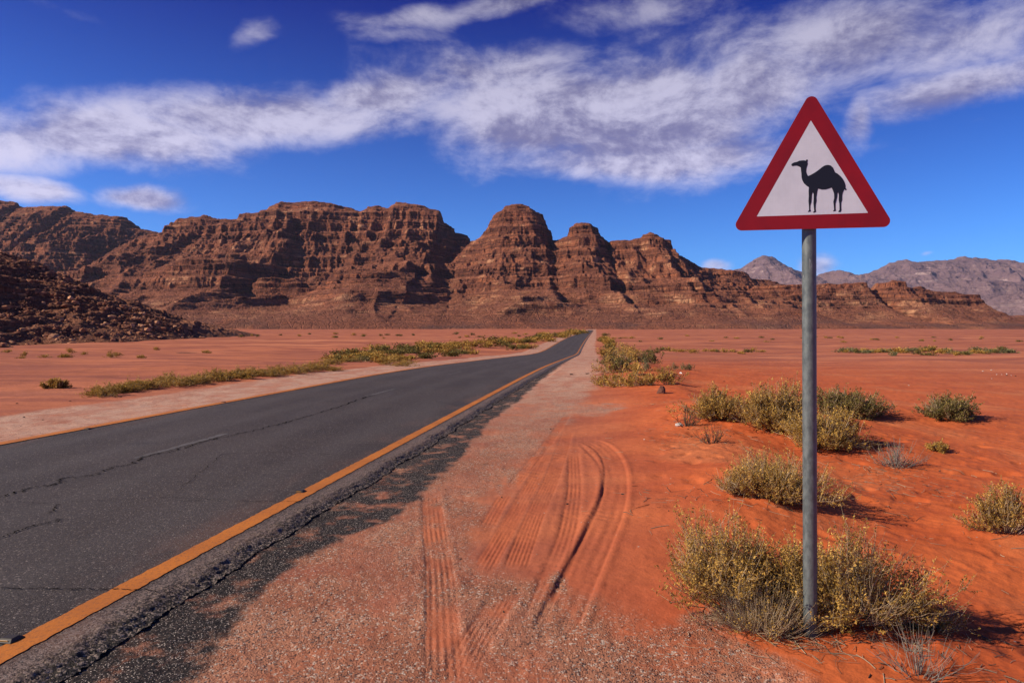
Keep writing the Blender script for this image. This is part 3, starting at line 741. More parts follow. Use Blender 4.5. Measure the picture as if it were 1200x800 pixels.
# ---------------------------------------------------------------- gravel on the shoulders
def pebbles():
    r = np.random.default_rng(31)
    n = 150000
    rr = np.exp(r.uniform(math.log(2.6), math.log(26), n)); th = np.radians(r.uniform(-55, 55, n))
    X = rr*np.sin(th); Y = rr*np.cos(th)
    z, A = terrain(X, Y, True); s = X-roadx(Y)
    dens = A['grav']*(.30+.9*np.clip(fbm(X*1.7, Y*1.1, 4, .6, seed=501)+.1, 0, 1)*2) + .012
    # heaps of pale stones
    for (px, py, rx, ry, wt) in [(600,555,.10,.8,2.5),(655,700,.08,.35,2.5),(790,745,.4,.2,1.2),(290,690,.35,.6,1.6),(340,655,.25,.6,1.6),(860,770,.3,.12,1.2),(640,470,1.2,1.2,.5),(650,688,.1,.2,2)]:
        a, b_ = gp(px, py); dens += wt*np.exp(-(((X-a)/rx)**2+((Y-b_)/ry)**2))
    e = np.abs(s-3.64); dens += 1.2*np.exp(-(e/.05)**2)*(fbm(Y*1.5, Y*0, 2, seed=7) > .0)
    dens *= (1-.7*A['tar'])*np.where((s > -3.3) & (s < 3.62), 0, 1)
    k = r.random(n) < dens*.16*(.35+1.5*sst(fbm(X*2.6, Y*1.8, 4, .6, seed=555), -.05, .45))
    X, Y, z = X[k], Y[k], z[k]
    size = (.0018+.0058*r.random(len(X))**3.2)*np.clip(np.hypot(X, Y)/4.5, 1, 1.9)
    return np.stack([X, Y, z+size*.15], 1), size
pp, ps = pebbles()
peb = mat_stone('pebble', ((.17, .075, .05), (.34, .19, .13), (.58, .45, .36)), 30)
tag(scatter_rocks('gravel', pp, ps, peb, 32, flat=.7), 'loose pale and rusty gravel strewn over both road shoulders', 'gravel', kind='stuff')

# ---------------------------------------------------------------- shrubs
def tubes(paths, radii, sides=3):
    """paths (n,k,3), radii (n,k)"""
    n, k, _ = paths.shape
    d = np.gradient(paths, axis=1); d /= np.linalg.norm(d, axis=2, keepdims=True)+1e-9
    up = np.array([.31, .17, .93]); a = np.cross(d, up); a /= np.linalg.norm(a, axis=2, keepdims=True)+1e-9; b = np.cross(d, a)
    ang = np.arange(sides)*2*math.pi/sides
    V = paths[:, :, None, :]+radii[:, :, None, None]*(a[:, :, None, :]*np.cos(ang)[None, None, :, None]+b[:, :, None, :]*np.sin(ang)[None, None, :, None])
    V = V.reshape(-1, 3)
    i = np.arange(n)[:, None, None]; j = np.arange(k-1)[None, :, None]; s = np.arange(sides)[None, None, :]; s2 = (s+1) % sides
    base = i*k*sides
    Fc = np.stack([base+j*sides+s, base+j*sides+s2, base+(j+1)*sides+s2, base+(j+1)*sides+s], -1).reshape(-1, 4)
    return V, Fc
def shrub_meshes(name, rad, hgt, nstem, ntwig, nleaf, leaf, seed, mleaf, mstem, spread=1.0, straggle=.35, stemr=.006, seg=7, lobes=None, bare=0.0):
    r = np.random.default_rng(seed)
    # stems curve outward from a few root points then up
    az = r.random(nstem)*2*math.pi; rt = np.sqrt(r.random(nstem))*rad*1.0
    lob = 1+.25*np.sin(az*2+r.random()*6)+.22*np.sin(az*3+r.random()*6)+.16*np.sin(az*7+1)+.35*(r.random(nstem) < .10)
    tipx = np.cos(az)*rt*lob; tipy = np.sin(az)*rt*lob*spread
    e = np.clip((rt/rad), 0, 1)
    tipz = hgt*(np.sqrt(np.clip(1-e**2*.86, .03, 1)))*(.45+.62*r.random(nstem))*(1+.55*fbm(tipx/rad*1.6+seed, tipy/rad*1.6, 2, seed=seed))
    rootx = tipx*.22*r.random(nstem); rooty = tipy*.22*r.random(nstem)
    t = np.linspace(0, 1, seg)[None, :]
    wob = r.normal(0, .035*rad, (nstem, seg, 3)).cumsum(1)*t[:, :, None]*.6
    px = rootx[:, None]+(tipx-rootx)[:, None]*t**.8
    py = rooty[:, None]+(tipy-rooty)[:, None]*t**.8
    pz = -.02+(tipz[:, None]+.02)*t**1.15
    st = np.stack([px, py, pz], -1)+wob; st[:, :, 2] = np.maximum(st[:, :, 2], -.02)
    rd = stemr*(1-.75*t)*(.6+.8*r.random((nstem, 1)))
    V1, F1 = tubes(st, rd)
    # twigs
    M = nstem*ntwig; si = np.repeat(np.arange(nstem), ntwig); tt = .30+.70*r.random(M)**.8
    fi = tt*(seg-1); i0 = np.minimum(fi.astype(int), seg-2); fr = (fi-i0)[:, None]
    p0 = st[si, i0]*(1-fr)+st[si, i0+1]*fr; dr = st[si, i0+1]-st[si, i0]; dr /= np.linalg.norm(dr, axis=1, keepdims=True)+1e-9
    rd_ = r.normal(size=(M, 3)); rd_ /= np.linalg.norm(rd_, axis=1, keepdims=True)
    d2 = dr+rd_*.85+np.array([0, 0, .22]); d2 /= np.linalg.norm(d2, axis=1, keepdims=True)
    L = rad*.34*(.35+.8*r.random(M))*straggle/.35
    k2 = 4; t2 = np.linspace(0, 1, k2)[None, :, None]
    tw = p0[:, None]+d2[:, None]*L[:, None, None]*t2+np.array([0, 0, 1.])*(L*.18)[:, None, None]*t2**2+rd_[:, None]*(L*.12)[:, None, None]*np.sin(t2*3.1)
    tw[:, :, 2] = np.maximum(tw[:, :, 2], .0)
    V2, F2 = tubes(tw, (stemr*.34)*(1-.6*t2[:, :, 0])*np.ones((M, 1)))
    stem_me = mesh_np(name+'_branches', np.concatenate([V1, V2]), np.concatenate([F1, F2+len(V1)]), dict(tint=np.concatenate([np.repeat(r.random(nstem), seg*3), np.repeat(r.random(M), k2*3)]))); stem_me.materials.append(mstem)
    # leaves in tufts along the twigs
    dead = fbm(tipx/rad*2.2+9, tipy/rad*2.2+seed, 2, seed=seed+2)[si]
    keep = (r.random(M) >= bare) & ((dead > -.30) | (r.random(M) < .25))
    idx = np.nonzero(keep)[0]; M2 = len(idx)*nleaf
    li = np.repeat(idx, nleaf); lt = (r.random(M2)**.6)
    f = lt*(k2-1); j0 = np.minimum(f.astype(int), k2-2); fr = (f-j0)[:, None]
    c = tw[li, j0]*(1-fr)+tw[li, j0+1]*fr+r.normal(0, leaf*.85, (M2, 3)); c[:, 2] = np.maximum(c[:, 2], .004)
    nrm = r.normal(size=(M2, 3)); nrm /= np.linalg.norm(nrm, axis=1, keepdims=True)
    a = np.cross(nrm, r.normal(size=(M2, 3))); a /= np.linalg.norm(a, axis=1, keepdims=True); b = np.cross(nrm, a)
    ll = (leaf*(.5+.9*r.random(M2)))[:, None]; wd = ll*.42
    q0 = c-a*ll; q1 = c+b*wd+nrm*wd*.3; q2 = c+a*ll; q3 = c-b*wd+nrm*wd*.3
    V = np.stack([q0, q1, q2, q3], 1).reshape(-1, 3); Fc = np.arange(M2*4).reshape(-1, 4)
    hfac = np.clip(c[:, 2]/hgt, 0, 1)
    twt = np.repeat(r.random(M)[idx], nleaf)
    tint = np.clip(.5*twt+.3*r.random(M2)+.2*hfac*r.random(M2)*1.5, 0, 1)
    leaf_me = mesh_np(name+'_foliage', V, Fc, dict(tint=np.repeat(tint, 4)), smooth=False); leaf_me.materials.append(mleaf)
    return leaf_me, stem_me
def mat_leaf(name, c0, c1, c2):
    m, n, b = material(name); t = n.attr('tint')
    c = n.mix(n.rng(t, .15, .55), c0, c1); c = n.mix(n.rng(t, .55, .9), c, c2)
    n.put(b.inputs['Base Color'], c); n.put(b.inputs['Roughness'], .75); n.put(b.inputs['Specular IOR Level'], .2)
    tr = n.n.new('ShaderNodeBsdfTranslucent'); n.put(tr.inputs[0], c); mx = n.n.new('ShaderNodeMixShader'); mx.inputs[0].default_value = .22
    n.l.new(b.outputs[0], mx.inputs[1]); n.l.new(tr.outputs[0], mx.inputs[2]); n.l.new(mx.outputs[0], n.n['Material Output'].inputs[0])
    return m
L_ol = mat_leaf('olive_leaf', (.15, .088, .020), (.46, .27, .055), (.80, .50, .13))
L_gr = mat_leaf('green_leaf', (.060, .052, .015), (.17, .135, .036), (.38, .28, .075))
L_ye = mat_leaf('ochre_leaf', (.18, .10, .02), (.42, .245, .045), (.68, .44, .10))
L_gy = mat_leaf('greygreen_leaf', (.09, .09, .035), (.19, .18, .075), (.34, .31, .14))
def mat_stem(name, a, b_):
    m, n, b = material(name); n.put(b.inputs['Base Color'], n.mix(n.attr('tint'), a, b_)); n.put(b.inputs['Roughness'], .85); return m
T_pale = mat_stem('pale_twig', (.26, .17, .09), (.62, .48, .29)); T_dark = mat_stem('dark_twig', (.035, .022, .015), (.12, .08, .05))
T_grey = mat_stem('grey_twig', (.16, .13, .10), (.36, .31, .25))

def shrub(px, py, wpx, hpx, kind, label, seed, dens=1.0, spread=.8, cat='shrub', name='desert_shrub', group=None, twig=None, bare=0.0, leaf=None, straggle=.35, nstem=None, ntwig=9):
    if bare > .7: ntwig = 4
    x, y, z = gnd(px, py)
    sc = y/F; rad = wpx*.5*sc*.86; hgt = hpx*sc*.78
    lm = dict(olive=L_ol, green=L_gr, yellow=L_ye, grey=L_gy)[kind]
    ns = nstem or int(np.clip(90*dens*(wpx/100)+20, 14, 260)); lf = leaf or max(.0052, 1.15*sc)
    lme, sme = shrub_meshes(name, rad, hgt, ns, ntwig, int(np.clip(11*dens, 4, 15)), lf, seed, lm, twig or T_pale, spread, straggle=straggle, stemr=max(.0038, .62*sc), bare=bare)
    root = empty(name, (x, y+rad*spread*.35, z-.01)); root.location.z = gz(x, y+rad*spread*.35)-.02
    tag(root, label, cat, group)
    link('foliage', lme, root); link('branches', sme, root)
    return root
shrub(862, 714, 215, 108, 'olive', 'large olive yellow shrub just left of the sign pole in the foreground', 11, 1.5, .75, leaf=.0085, nstem=190)
shrub(1005, 730, 225, 98, 'olive', 'large straggling olive shrub just right of the sign pole in the foreground', 12, 1.4, .65, leaf=.0085, nstem=190)
shrub(900, 742, 150, 34, 'yellow', 'low tangle of pale dry twigs around the foot of the sign pole', 13, .8, .35, bare=.6, leaf=.006, straggle=.6, nstem=150)
shrub(938, 714, 200, 110, 'olive', 'olive yellow shrub directly behind the foot of the sign pole', 31, 1.3, .5, leaf=.0082, nstem=110)
shrub(1085, 738, 80, 40, 'olive', 'small olive sprig at the right end of the foreground shrubs', 14, 1.0, .5, leaf=.006)
shrub(913, 586, 135, 54, 'olive', 'dense olive shrub with sharp shadow behind the middle of the sign pole', 15, 1.5, .8)
shrub(864, 578, 50, 32, 'yellow', 'dry yellow twiggy shrub on the sand bank left of the sign pole', 16, .6, .8, bare=.6, straggle=.6)
shrub(848, 492, 80, 38, 'olive', 'round olive shrub at left end of the cluster on the sand bank', 17, 1.3)
shrub(912, 503, 110, 52, 'olive', 'tall olive shrub in the cluster immediately left of the sign pole', 18, 1.6)
shrub(1002, 490, 88, 38, 'green', 'dark green shrub in the cluster on the right of the sign pole', 19, 1.6)
shrub(972, 526, 112, 50, 'yellow', 'golden yellow shrub nearest the camera in the cluster by the sign pole', 20, 1.6)
shrub(1055, 548, 62, 30, 'grey', 'grey leafless dry shrub lying right of the golden yellow shrub', 21, .6, .8, bare=.8, twig=T_grey, straggle=.6)
shrub(1119, 492, 70, 31, 'green', 'lone dark green dome shaped shrub out on the red sand', 22, 1.7)
shrub(1186, 626, 84, 68, 'olive', 'upright olive shrub cut by the right edge of the picture', 23, 1.3, .8)
shrub(1101, 529, 28, 14, 'yellow', 'tiny straw yellow tuft between the lone dome shrub and the golden shrub', 24, .8)
shrub(1085, 798, 110, 52, 'grey', 'sparse grey green sprig at the bottom right corner', 25, .35, .8, bare=.75, twig=T_grey, leaf=.004, straggle=.8, nstem=26)
shrub(1095, 742, 80, 60, 'grey', 'thin bare grey twigs standing right of the foreground shrubs', 26, .3, .6, bare=.95, twig=T_grey, leaf=.003, straggle=.7, nstem=10)
shrub(62, 455, 27, 15, 'olive', 'solitary olive shrub on red sand left of the road', 27, 1.2)
shrub(806, 500, 30, 30, 'yellow', 'dead black branched shrub on the sand bank crest', 28, .4, bare=.85, twig=T_dark, straggle=.7, nstem=22)
shrub(835, 520, 46, 22, 'yellow', 'dead twiggy remains in front of the shrub cluster', 29, .4, bare=.85, twig=T_dark, straggle=.7, nstem=22)

def twig_litter():
    r = np.random.default_rng(77); paths = []
    spots = [(960,748,.6,.2,160),(850,600,.9,.7,150),(1000,560,1.0,.9,170),(1060,575,1.3,.9,120),(900,525,1.6,1.2,150),(820,520,.7,1.2,160),(1100,760,.9,.5,140),(1020,550,.7,.7,90),(760,480,1.2,2,60),(1130,640,1.2,1,60)]
    for (px, py, rx, ry, n) in spots:
        x0, y0 = gp(px, py)
        x = x0+r.normal(0, rx*.6, n); y = y0+r.normal(0, ry*.6, n); L = .03+.16*r.random(n)**2; a = r.random(n)*6.28; c = r.normal(0, .35, n)
        t = np.linspace(-.5, .5, 4)[None, :]
        X = x[:, None]+np.cos(a)[:, None]*L[:, None]*t-np.sin(a)[:, None]*c[:, None]*L[:, None]*t**2
        Y = y[:, None]+np.sin(a)[:, None]*L[:, None]*t+np.cos(a)[:, None]*c[:, None]*L[:, None]*t**2
        Z = terrain(X.ravel(), Y.ravel())[0].reshape(X.shape)+.003+.012*r.random((n, 1))*(t+.5)
        paths.append(np.stack([X, Y, Z], -1))
    p = np.concatenate(paths); n = len(p)
    V, Fc = tubes(p, (.0010+.0022*r.random((n, 1))**2)*np.ones((1, 4)))
    me = mesh_np('twig_litter', V, Fc, dict(tint=np.repeat(r.random(n), 12))); me.materials.append(mat_stem('litter_twig', (.05, .03, .02), (.48, .34, .22)))
    tag(link('twig_litter', me), 'broken dry twigs scattered over the sand between the shrubs', 'twigs', kind='stuff')
twig_litter()
# small shrubs: shared prototype meshes, one object each
protos = {}
for kind, lm in (('olive', L_ol), ('green', L_gr), ('yellow', L_ye), ('grey', L_gy)):
    protos[kind] = [shrub_meshes('small_shrub', .5, .5, 34, 5, 9, .030, 300+i, lm, T_pale, .9, stemr=.006) for i in range(3)]
far_protos = {k: [] for k in protos}
for kind, lm in (('olive', L_ol), ('green', L_gr), ('yellow', L_ye), ('grey', L_gy)):
    for i in range(2): far_protos[kind].append(shrub_meshes('shrub', .5, .5, 26, 4, 5, .060, 350+i, lm, T_pale, .9, stemr=.008))
rs = random.Random(3)
def small(px, py, wpx, hpx, kind, label, group, near=True):
    x, y = gp(px, py); x, y = float(x), float(y)
    z = gz(x, y); sc = y/F
    src = rs.choice((protos if near else far_protos)[kind])
    if near:
        o = empty('roadside_shrub', (x, y, z-.02), rs.random()*6.28)
        link('foliage', src[0], o); link('branches', src[1], o)
    else:
        o = link('desert_shrub', src[0]); o.location = (x, y, z-.02); o.rotation_euler = (0, 0, rs.random()*6.28)
    w_ = wpx*sc*1.25; h_ = hpx*sc*(2.5 if not near or px > 600 else 1.75)
    o.scale = (w_, w_*rs.uniform(.8, 1.2), h_)
    tag(o, label, 'shrub', group)
# right verge cluster
vc = [(712,418,26,10,'olive'),(728,420,30,11,'olive'),(742,424,22,10,'yellow'),(718,430,28,12,'green'),(738,432,26,11,'olive'),(752,432,16,9,'green'),(762,430,24,14,'green'),
      (712,440,26,12,'yellow'),(727,440,34,14,'green'),(745,444,30,13,'olive'),(708,452,24,12,'yellow'),(726,454,34,13,'yellow'),(744,455,32,14,'olive'),(762,456,22,11,'yellow'),(783,455,30,14,'olive'),(755,441,16,9,'grey'),(775,442,12,6,'olive')]
for c in vc: small(*c, 'tangled low shrub in the cluster on the right road verge', 'shrubs clustered on the right verge')
for c in [(789,437,9,5),(800,436,9,5),(808,436,10,6)]: small(*c, 'grey', 'small grey green shrub beside white litter on the plain', 'grey shrubs beside the litter')
for i in range(14):
    t = rs.random(); small(704+14*t+rs.uniform(-3, 8), 392+24*t, 7+8*t, 3+3*t, rs.choice(['olive', 'green', 'yellow']), 'small shrub on the far right verge where the road climbs', 'shrubs on the far right verge', False)
# row along the left verge
for i in range(58):
    t = (i+.5)/58; px = 108+(395-108)*t+rs.uniform(-4, 4); py = 464-31*t**.85+rs.uniform(-2.5, 1.5)
    small(px, py, (26-8*t)*rs.uniform(.8, 1.3), (12-4*t)*rs.uniform(.75, 1.25), rs.choice(['olive', 'yellow', 'yellow', 'olive']), 'ochre shrub in the low row along the left gravel shoulder', 'shrub row along the left shoulder')
# green belt further on, left
for i in range(104):
    t = rs.random(); px = 395+290*t
    lo = np.interp(px, [395, 470, 560, 620, 640, 690], [430, 423, 415.5, 409, 401, 390]); up = np.interp(px, [395, 470, 560, 620, 690], [414, 410, 402, 396, 388])
    py = rs.uniform(up, lo)
    small(px, py, rs.uniform(11, 24)*(1.25-.6*t), rs.uniform(4.0, 6.2)*(1.3-.5*t), rs.choice(['green', 'olive', 'green', 'olive', 'yellow']), 'small green shrub in the scrub belt left of the far road', 'scrub belt left of the far road', False)
for i in range(30):
    small(rs.uniform(250, 640), rs.uniform(391, 397), rs.uniform(3, 7), rs.uniform(1.5, 2.5), rs.choice(['green', 'olive']), 'tiny scattered shrub on the orange plain far left of the road', 'scattered shrubs on the far left plain', False)
# right plain belts
for i in range(42):
    small(985+205*((i+rs.random())/42), rs.uniform(411, 416), rs.uniform(7, 15), rs.uniform(3, 5), rs.choice(['green', 'grey', 'olive', 'grey']), 'grey green shrub in the long line across the right plain', 'shrub line across the right plain', False)
for i in range(18):
    small(745+150*((i+rs.random())/18), rs.uniform(411, 415), rs.uniform(5, 11), rs.uniform(2.5, 4), rs.choice(['green', 'olive']), 'green shrub in the short line between verge and sign pole', 'shrub line between verge and pole', False)
for i in range(34):
    small(rs.uniform(715, 1195), rs.uniform(394, 401), rs.uniform(3, 6), rs.uniform(1.2, 2), rs.choice(['green', 'olive']), 'tiny scattered shrub far out on the right plain', 'scattered shrubs on the far right plain', False)
for i in range(12):
    small(rs.uniform(0, 260), rs.uniform(411, 421), rs.uniform(5, 10), rs.uniform(2.5, 5), rs.choice(['olive', 'yellow']), 'small ochre tuft at the foot of the rubble hill', 'tufts at the foot of the hill', False)
for i in range(26):
    small(rs.uniform(375, 485), rs.uniform(420, 429)-.02*i, rs.uniform(12, 22), rs.uniform(4, 6), rs.choice(['yellow', 'olive']), 'yellowish shrub where the left shoulder row meets the scrub belt', 'shrubs joining row and belt')
small(130, 419, 13, 7, 'yellow', 'ochre bush on flat sand between hill and road shrubs', None)
small(425, 424, 34, 6, 'green', 'broad green bush at the near end of the scrub belt', None)

# ---------------------------------------------------------------- scattered stones and litter
m_rust = mat_stone('rust_stone', ((.09, .04, .03), (.20, .085, .055), (.28, .13, .09)), 8)
m_pale = mat_stone('pale_stone', ((.45, .38, .33), (.6, .52, .46), (.75, .7, .64)), 8)
m_dark = mat_stone('dark_stone', ((.02, .016, .014), (.05, .036, .03), (.09, .06, .05)), 8)
def stone(px, py, wpx, mat, label, group=None, seed=0, flat=.7, name='stone', cat='stone'):
    x, y, z = gnd(px, py)
    o = scatter_rocks(name, np.array([[0, 0, 0.]]), np.array([wpx*y/F*.5]), mat, 900+seed, sub=2, flat=flat)
    o.location = (x, y, z+wpx*y/F*.5*flat*.35); tag(o, label, cat, group); return o
stone(774, 461, 11, m_rust, 'rusty brown pointed rock in front of the verge shrubs', seed=1, flat=1.1, name='rock', cat='rock')
stone(707, 442, 7, m_rust, 'brown rock at the edge of the gravel shoulder by the shrubs', seed=2, name='rock', cat='rock')
stone(688, 438, 8, m_dark, 'flat black piece of debris lying on the far gravel shoulder', seed=3, flat=.25, name='debris', cat='debris')
stone(669, 439, 4, m_dark, 'small dark stone left of the black debris on the gravel shoulder', seed=4)
stone(797, 499, 9, m_pale, 'pale stone on the sand bank crest under the dead branches', seed=5)
for i, (px, py) in enumerate([(849,447),(806,503),(878,500),(1180,440),(1190,441),(645,503),(588,583),(540,655),(604,690),(590,716),(665,590),(730,578),(20,473),(82,470),(142,465),(50,492),(28,489),(318,463),(184,452)]):
    stone(px, py, 3.0 if py < 520 else 3.8, m_dark, 'small dark stone lying loose on the ground away from the asphalt', 'loose dark stones', seed=10+i, flat=.5)
for i, (px, py) in enumerate([(1152,435),(1162,434),(1168,439),(1174,439),(1180,438.5),(1185,440),(1065,452),(755,515),(1162,444)]):
    stone(px, py, 1.9, m_pale, 'small white stone glinting on the red plain', 'white stones on the plain', seed=40+i)
mlit, n_, b_ = material('litter_white'); b_.inputs['Base Color'].default_value = (.75, .74, .72, 1); b_.inputs['Roughness'].default_value = .5
for i, (px, py, w_) in enumerate([(786,438,3.5),(798,437.5,5),(734,433,3),(744,435,3)]):
    stone(px, py, w_, mlit, 'scrap of white litter among the small shrubs', 'white litter', seed=60+i, flat=.4, name='litter', cat='litter')

# ---------------------------------------------------------------- road studs
def stud(px, py, label):
    x, y = gp(px, py); s = x-float(roadx(y)); z = float(road_surface(np.array(s), np.array(y)))+.006
    root = empty('road_stud', (x, y, z), -.14); tag(root, label, 'road stud')
    import bmesh
    def frus(name, w0, d0, w1, d1, h, z0, mat, off=(0, 0)):
        bm = bmesh.new(); vs = []
        for (w_, d_, zz) in ((w0, d0, z0), (w1, d1, z0+h)):
            vs.append([bm.verts.new((sx*w_/2+off[0], sy*d_/2+off[1], zz)) for sx, sy in ((-1, -1), (1, -1), (1, 1), (-1, 1))])
        bm.faces.new(vs[0][::-1]); bm.faces.new(vs[1])
        for i in range(4): bm.faces.new((vs[0][i], vs[0][(i+1) % 4], vs[1][(i+1) % 4], vs[1][i]))
        bmesh.ops.bevel(bm, geom=bm.edges[:], offset=.002, segments=1, affect='EDGES')
        me = bpy.data.meshes.new(name); bm.to_mesh(me); bm.free(); me.materials.append(mat); link(name, me, root)
    frus('body', .10, .10, .07, .05, .018, 0, m_stud); frus('reflector', .06, .004, .05, .004, .010, .004, m_refl, (0, -.041))
m_stud, n_, b_ = material('stud_body'); b_.inputs['Base Color'].default_value = (.035, .026, .02, 1); b_.inputs['Roughness'].default_value = .6
m_refl, n_, b_ = material('stud_reflector'); b_.inputs['Base Color'].default_value = (.35, .16, .03, 1); b_.inputs['Roughness'].default_value = .25
stud(12, 750, 'dark road stud on the right yellow line nearest the camera')
stud(352, 577, 'dark road stud beside the right yellow line beyond the nearest one')
stud(103, 502, 'dark road stud on the left yellow line nearest the left edge')
stud(262, 471, 'dark road stud on the left yellow line further up the road')

# ---------------------------------------------------------------- warning sign
import bmesh
SX, SY, SZ = 0, 0, 0
sx_, sy_, sz_ = gnd(949.5, 744)
sign = empty('warning_sign', (sx_, sy_, sz_), 0)
tag(sign, 'red bordered triangular camel warning sign on a grey steel pole', 'road sign')
def m_metal():
    m, n, b = material('galvanised_steel'); P_ = n.coord('Object')
    a = n.noise(n.v('MULTIPLY', P_, (1, 1, .5)), 28, 5, .65); c = n.noise(n.v('MULTIPLY', P_, (1, 1, .12)), 60, 4, .7); w_ = n.noise(P_, 6, 4, .6)
    col = n.mix(n.rng(a, .35, .65), (.085, .10, .10), (.145, .165, .16)); col = n.mix(n.rng(w_, .55, .7, 0, .5), col, (.10, .11, .115))
    col = n.mix(n.rng(c, .66, .74, 0, .7), col, (.50, .50, .48)); 
    z = n.xyz(P_)[2]; col = n.mix(n.rng(n.m('ADD', z, n.m('MULTIPLY', w_, .12)), .22, .02, 0, .8), col, (.035, .03, .028))
    n.put(b.inputs['Base Color'], col); n.put(b.inputs['Metallic'], .25); n.put(b.inputs['Roughness'], n.rng(a, .3, .7, .45, .65))
    n.put(b.inputs['Normal'], n.bump(c, .35, .002)); return m
steel = m_metal()
def zat(py, y): return EYE+math.tan(math.atan((400-py)/F)-PITCH)*y
PB = zat(267.5, sy_-.06)-sz_      # underside of the plate above the ground
PH = PB+.58     # pole reaches behind the plate
lean = R(-.55)
bm = bmesh.new(); seg = 40; rad = .0385; rings = []
for k, z in enumerate([-.25, 0, .6, 1.2, 1.8, 2.3, PH-.004, PH]):
    rr = rad if z < PH-.001 else rad-.004
    rings.append([bm.verts.new((rr*math.cos(i*2*math.pi/seg), rr*math.sin(i*2*math.pi/seg), z)) for i in range(seg)])
for a, b_ in zip(rings[:-1], rings[1:]):
    for i in range(seg): bm.faces.new((a[i], a[(i+1) % seg], b_[(i+1) % seg], b_[i]))
bm.faces.new(rings[-1])
me = bpy.data.meshes.new('pole'); bm.to_mesh(me); bm.free(); me.materials.append(steel)
for p in me.polygons: p.use_smooth = True
pole = link('pole', me, sign); pole.rotation_euler = (0, lean, 0)
# plate geometry traced in its own plane (metres): y up, x right; zoom coordinates -> metres
K = .945*179.6*(sy_-.06)/F/(762-78)
def zc(p): return ((p[0]-420)*K, (668-p[1])*K*1.045)
def rounded_tri(pts, r, n=10):
    out = []
    for i in range(3):
        p = Vector(pts[i]); a = (Vector(pts[i-1])-p).normalized(); b = (Vector(pts[(i+1) % 3])-p).normalized()
        half = a.angle(b)/2; d = r/math.tan(half); c = p+(a+b).normalized()*(r/math.sin(half))
        s0 = p+a*d-c; s1 = p+b*d-c; a0 = math.atan2(s0.y, s0.x); a1 = math.atan2(s1.y, s1.x)
        while a1-a0 > math.pi: a1 -= 2*math.pi
        while a1-a0 < -math.pi: a1 += 2*math.pi
        for k in range(n+1):
            t = a0+(a1-a0)*k/n; out.append((c.x+r*math.cos(t), c.y+r*math.sin(t)))
    return out
outer = rounded_tri([zc((412, 46)), zc((55, 672)), zc((784, 668))], 29*K)
inner = rounded_tri([zc((410.5, 183)), zc((171, 609)), zc((667, 604))], .0015, 2)
def prism(name, loop, y0, y1, mat, parent, hole=None, bev=0):
    """loop in (x,z); extruded from y0 (front) to y1 (back)"""
    bm = bmesh.new()
    vs = [bm.verts.new((p[0], y0, p[1])) for p in loop]; es = [bm.edges.new((vs[i], vs[(i+1) % len(vs)])) for i in range(len(vs))]
    if hole:
        hv = [bm.verts.new((p[0], y0, p[1])) for p in hole]; es += [bm.edges.new((hv[i], hv[(i+1) % len(hv)])) for i in range(len(hv))]
    bmesh.ops.triangle_fill(bm, edges=es, use_beauty=True)
    g = bmesh.ops.extrude_face_region(bm, geom=bm.faces[:])
    for v in g['geom']:
        if isinstance(v, bmesh.types.BMVert): v.co.y = y1
    bmesh.ops.recalc_face_normals(bm, faces=bm.faces[:])
    me = bpy.data.meshes.new(name); bm.to_mesh(me); bm.free(); me.materials.append(mat)
    return link(name, me, parent)
mb, n, b = material('plate_back_aluminium'); P_ = n.coord('Object'); n.put(b.inputs['Base Color'], n.mix(n.rng(n.noise(P_, 7, 5), .35, .65), (.30, .31, .32), (.42, .43, .43))); n.put(b.inputs['Metallic'], .6); n.put(b.inputs['Roughness'], .5)
mr, n, b = material('red_reflective_film'); P_ = n.coord('Object')
c = n.mix(n.rng(n.noise(P_, 5, 5, .6), .35, .7), (.28, .002, .003), (.22, .002, .003)); c = n.mix(n.rng(n.noise(P_, 34, 5, .75), .70, .76), c, (.50, .06, .05))
n.put(b.inputs['Base Color'], c); n.put(b.inputs['Roughness'], .45); n.put(b.inputs['Normal'], n.bump(n.noise(P_, 3, 3), .15, .01))
mw, n, b = material('white_reflective_film'); P_ = n.coord('Object')
gx_, gy_, gz_ = n.xyz(n.v('MULTIPLY', P_, (230, 1, 230)))
grid = n.m('MAXIMUM', n.m('ABSOLUTE', n.m('SINE', gx_)), n.m('ABSOLUTE', n.m('SINE', gz_)))
c = n.mix(n.rng(n.noise(P_, 6, 5, .65), .35, .7), (.68, .70, .74), (.60, .62, .66)); c = n.mix(n.rng(grid, .985, 1.0, 0, .12), c, (.5, .5, .52))
c = n.mix(n.rng(n.noise(n.v('MULTIPLY', P_, (1, 1, .2)), 30, 4, .7), .6, .75, 0, .2), c, (.55, .48, .42))
n.put(b.inputs['Base Color'], c); n.put(b.inputs['Roughness'], .4)
mk, n, b = material('black_film'); b.inputs['Base Color'].default_value = (.008, .009, .012, 1); b.inputs['Roughness'].default_value = .45
plate = prism('plate', outer, 0, .003, mb, sign)
d_ = 4.06/math.cos(0)
plate.location = (-.031, -rad-.016, PB)
YAW = R(-9.5)
plate.rotation_euler = (0, R(.25), YAW)
prism('border', outer, -.0012, -.0002, mr, plate, hole=inner)
prism('panel', inner, -.0010, -.0002, mw, plate)
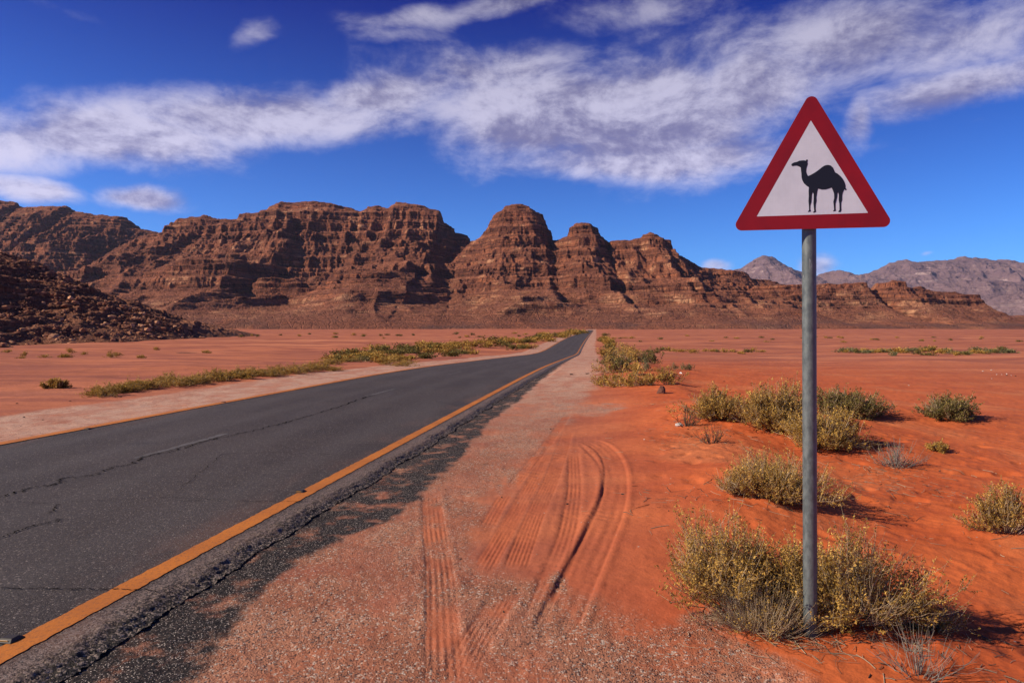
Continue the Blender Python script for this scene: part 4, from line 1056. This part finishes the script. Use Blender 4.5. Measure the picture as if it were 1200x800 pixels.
camel = [(325,381),(328,374),(338,369),(350,367),(362,362),(380,361),(390,363),(394,357),(399,360),(397,370),(399,378),(396,388),(393,398),(392,412),(396,425),(401,432),(412,428),(425,421),(440,412),(452,403),(463,394),(475,387),(488,385),(500,388),(510,397),(515,408),(520,419),(532,426),(545,438),(556,452),(563,466),(567,480),(567,490),(572,498),(568,502),(563,496),(559,503),(555,512),(553,525),(553,545),(549,556),(549,575),(550,590),(546,598),(537,597),(537,594),(542,588),(541,560),(538,545),(538,520),(535,508),(532,515),(531,530),(527,548),(524,560),(524,580),(526,592),(514,594),(514,591),(518,587),(516,565),(514,550),(518,535),(517,515),(512,500),(506,487),(495,491),(480,495),(462,495),(446,490),(443,500),(441,515),(439,530),(440,545),(437,560),(436,580),(438,594),(428,598),(424,596),(430,590),(428,572),(426,555),(427,535),(427,515),(423,505),(419,515),(418,535),(417,550),(413,562),(412,580),(415,592),(403,594),(402,591),(407,586),(406,565),(404,545),(405,520),(404,500),(405,483),(395,476),(384,466),(376,452),(372,438),(371,420),(369,405),(368,393),(360,388),(350,384),(340,384),(331,386)]
prism('camel_symbol', [zc(p) for p in camel], -.0020, -.0012, mk, plate)
for zz in (.10, .42):     # clamp bands holding the plate to the pole
    bm = bmesh.new(); n0 = 28; ring = []
    for (rr, z) in ((rad+.001, -.015), (rad+.005, -.015), (rad+.005, .015), (rad+.001, .015)):
        ring.append([bm.verts.new((rr*math.cos(i*2*math.pi/n0), rr*math.sin(i*2*math.pi/n0), z)) for i in range(n0)])
    for k in range(4):
        a, b2 = ring[k], ring[(k+1) % 4]
        for i in range(n0): bm.faces.new((a[i], a[(i+1) % n0], b2[(i+1) % n0], b2[i]))
    me = bpy.data.meshes.new('bracket'); bm.to_mesh(me); bm.free(); me.materials.append(mb)
    o = link('bracket', me, sign); o.location = (-.02, 0, PB+zz)

# ---------------------------------------------------------------- air
m = bpy.data.materials.new('thin_air'); m.use_nodes = True; nt = m.node_tree; nt.nodes.remove(nt.nodes['Principled BSDF'])
pv = nt.nodes.new('ShaderNodeVolumePrincipled'); pv.inputs['Color'].default_value = (.66, .72, 1.0, 1); pv.inputs['Density'].default_value = 1.9e-5; pv.inputs['Anisotropy'].default_value = .2
nt.links.new(pv.outputs[0], nt.nodes['Material Output'].inputs['Volume'])
bm = bmesh.new(); bmesh.ops.create_cube(bm, size=1)
me = bpy.data.meshes.new('haze'); bm.to_mesh(me); bm.free(); me.materials.append(m)
hz_ = link('haze', me); hz_.scale = (25200, 25200, 1240); hz_.location = (0, 0, -60+620)
tag(hz_, 'thin bluish air that pales the far mountains', 'haze', kind='stuff')
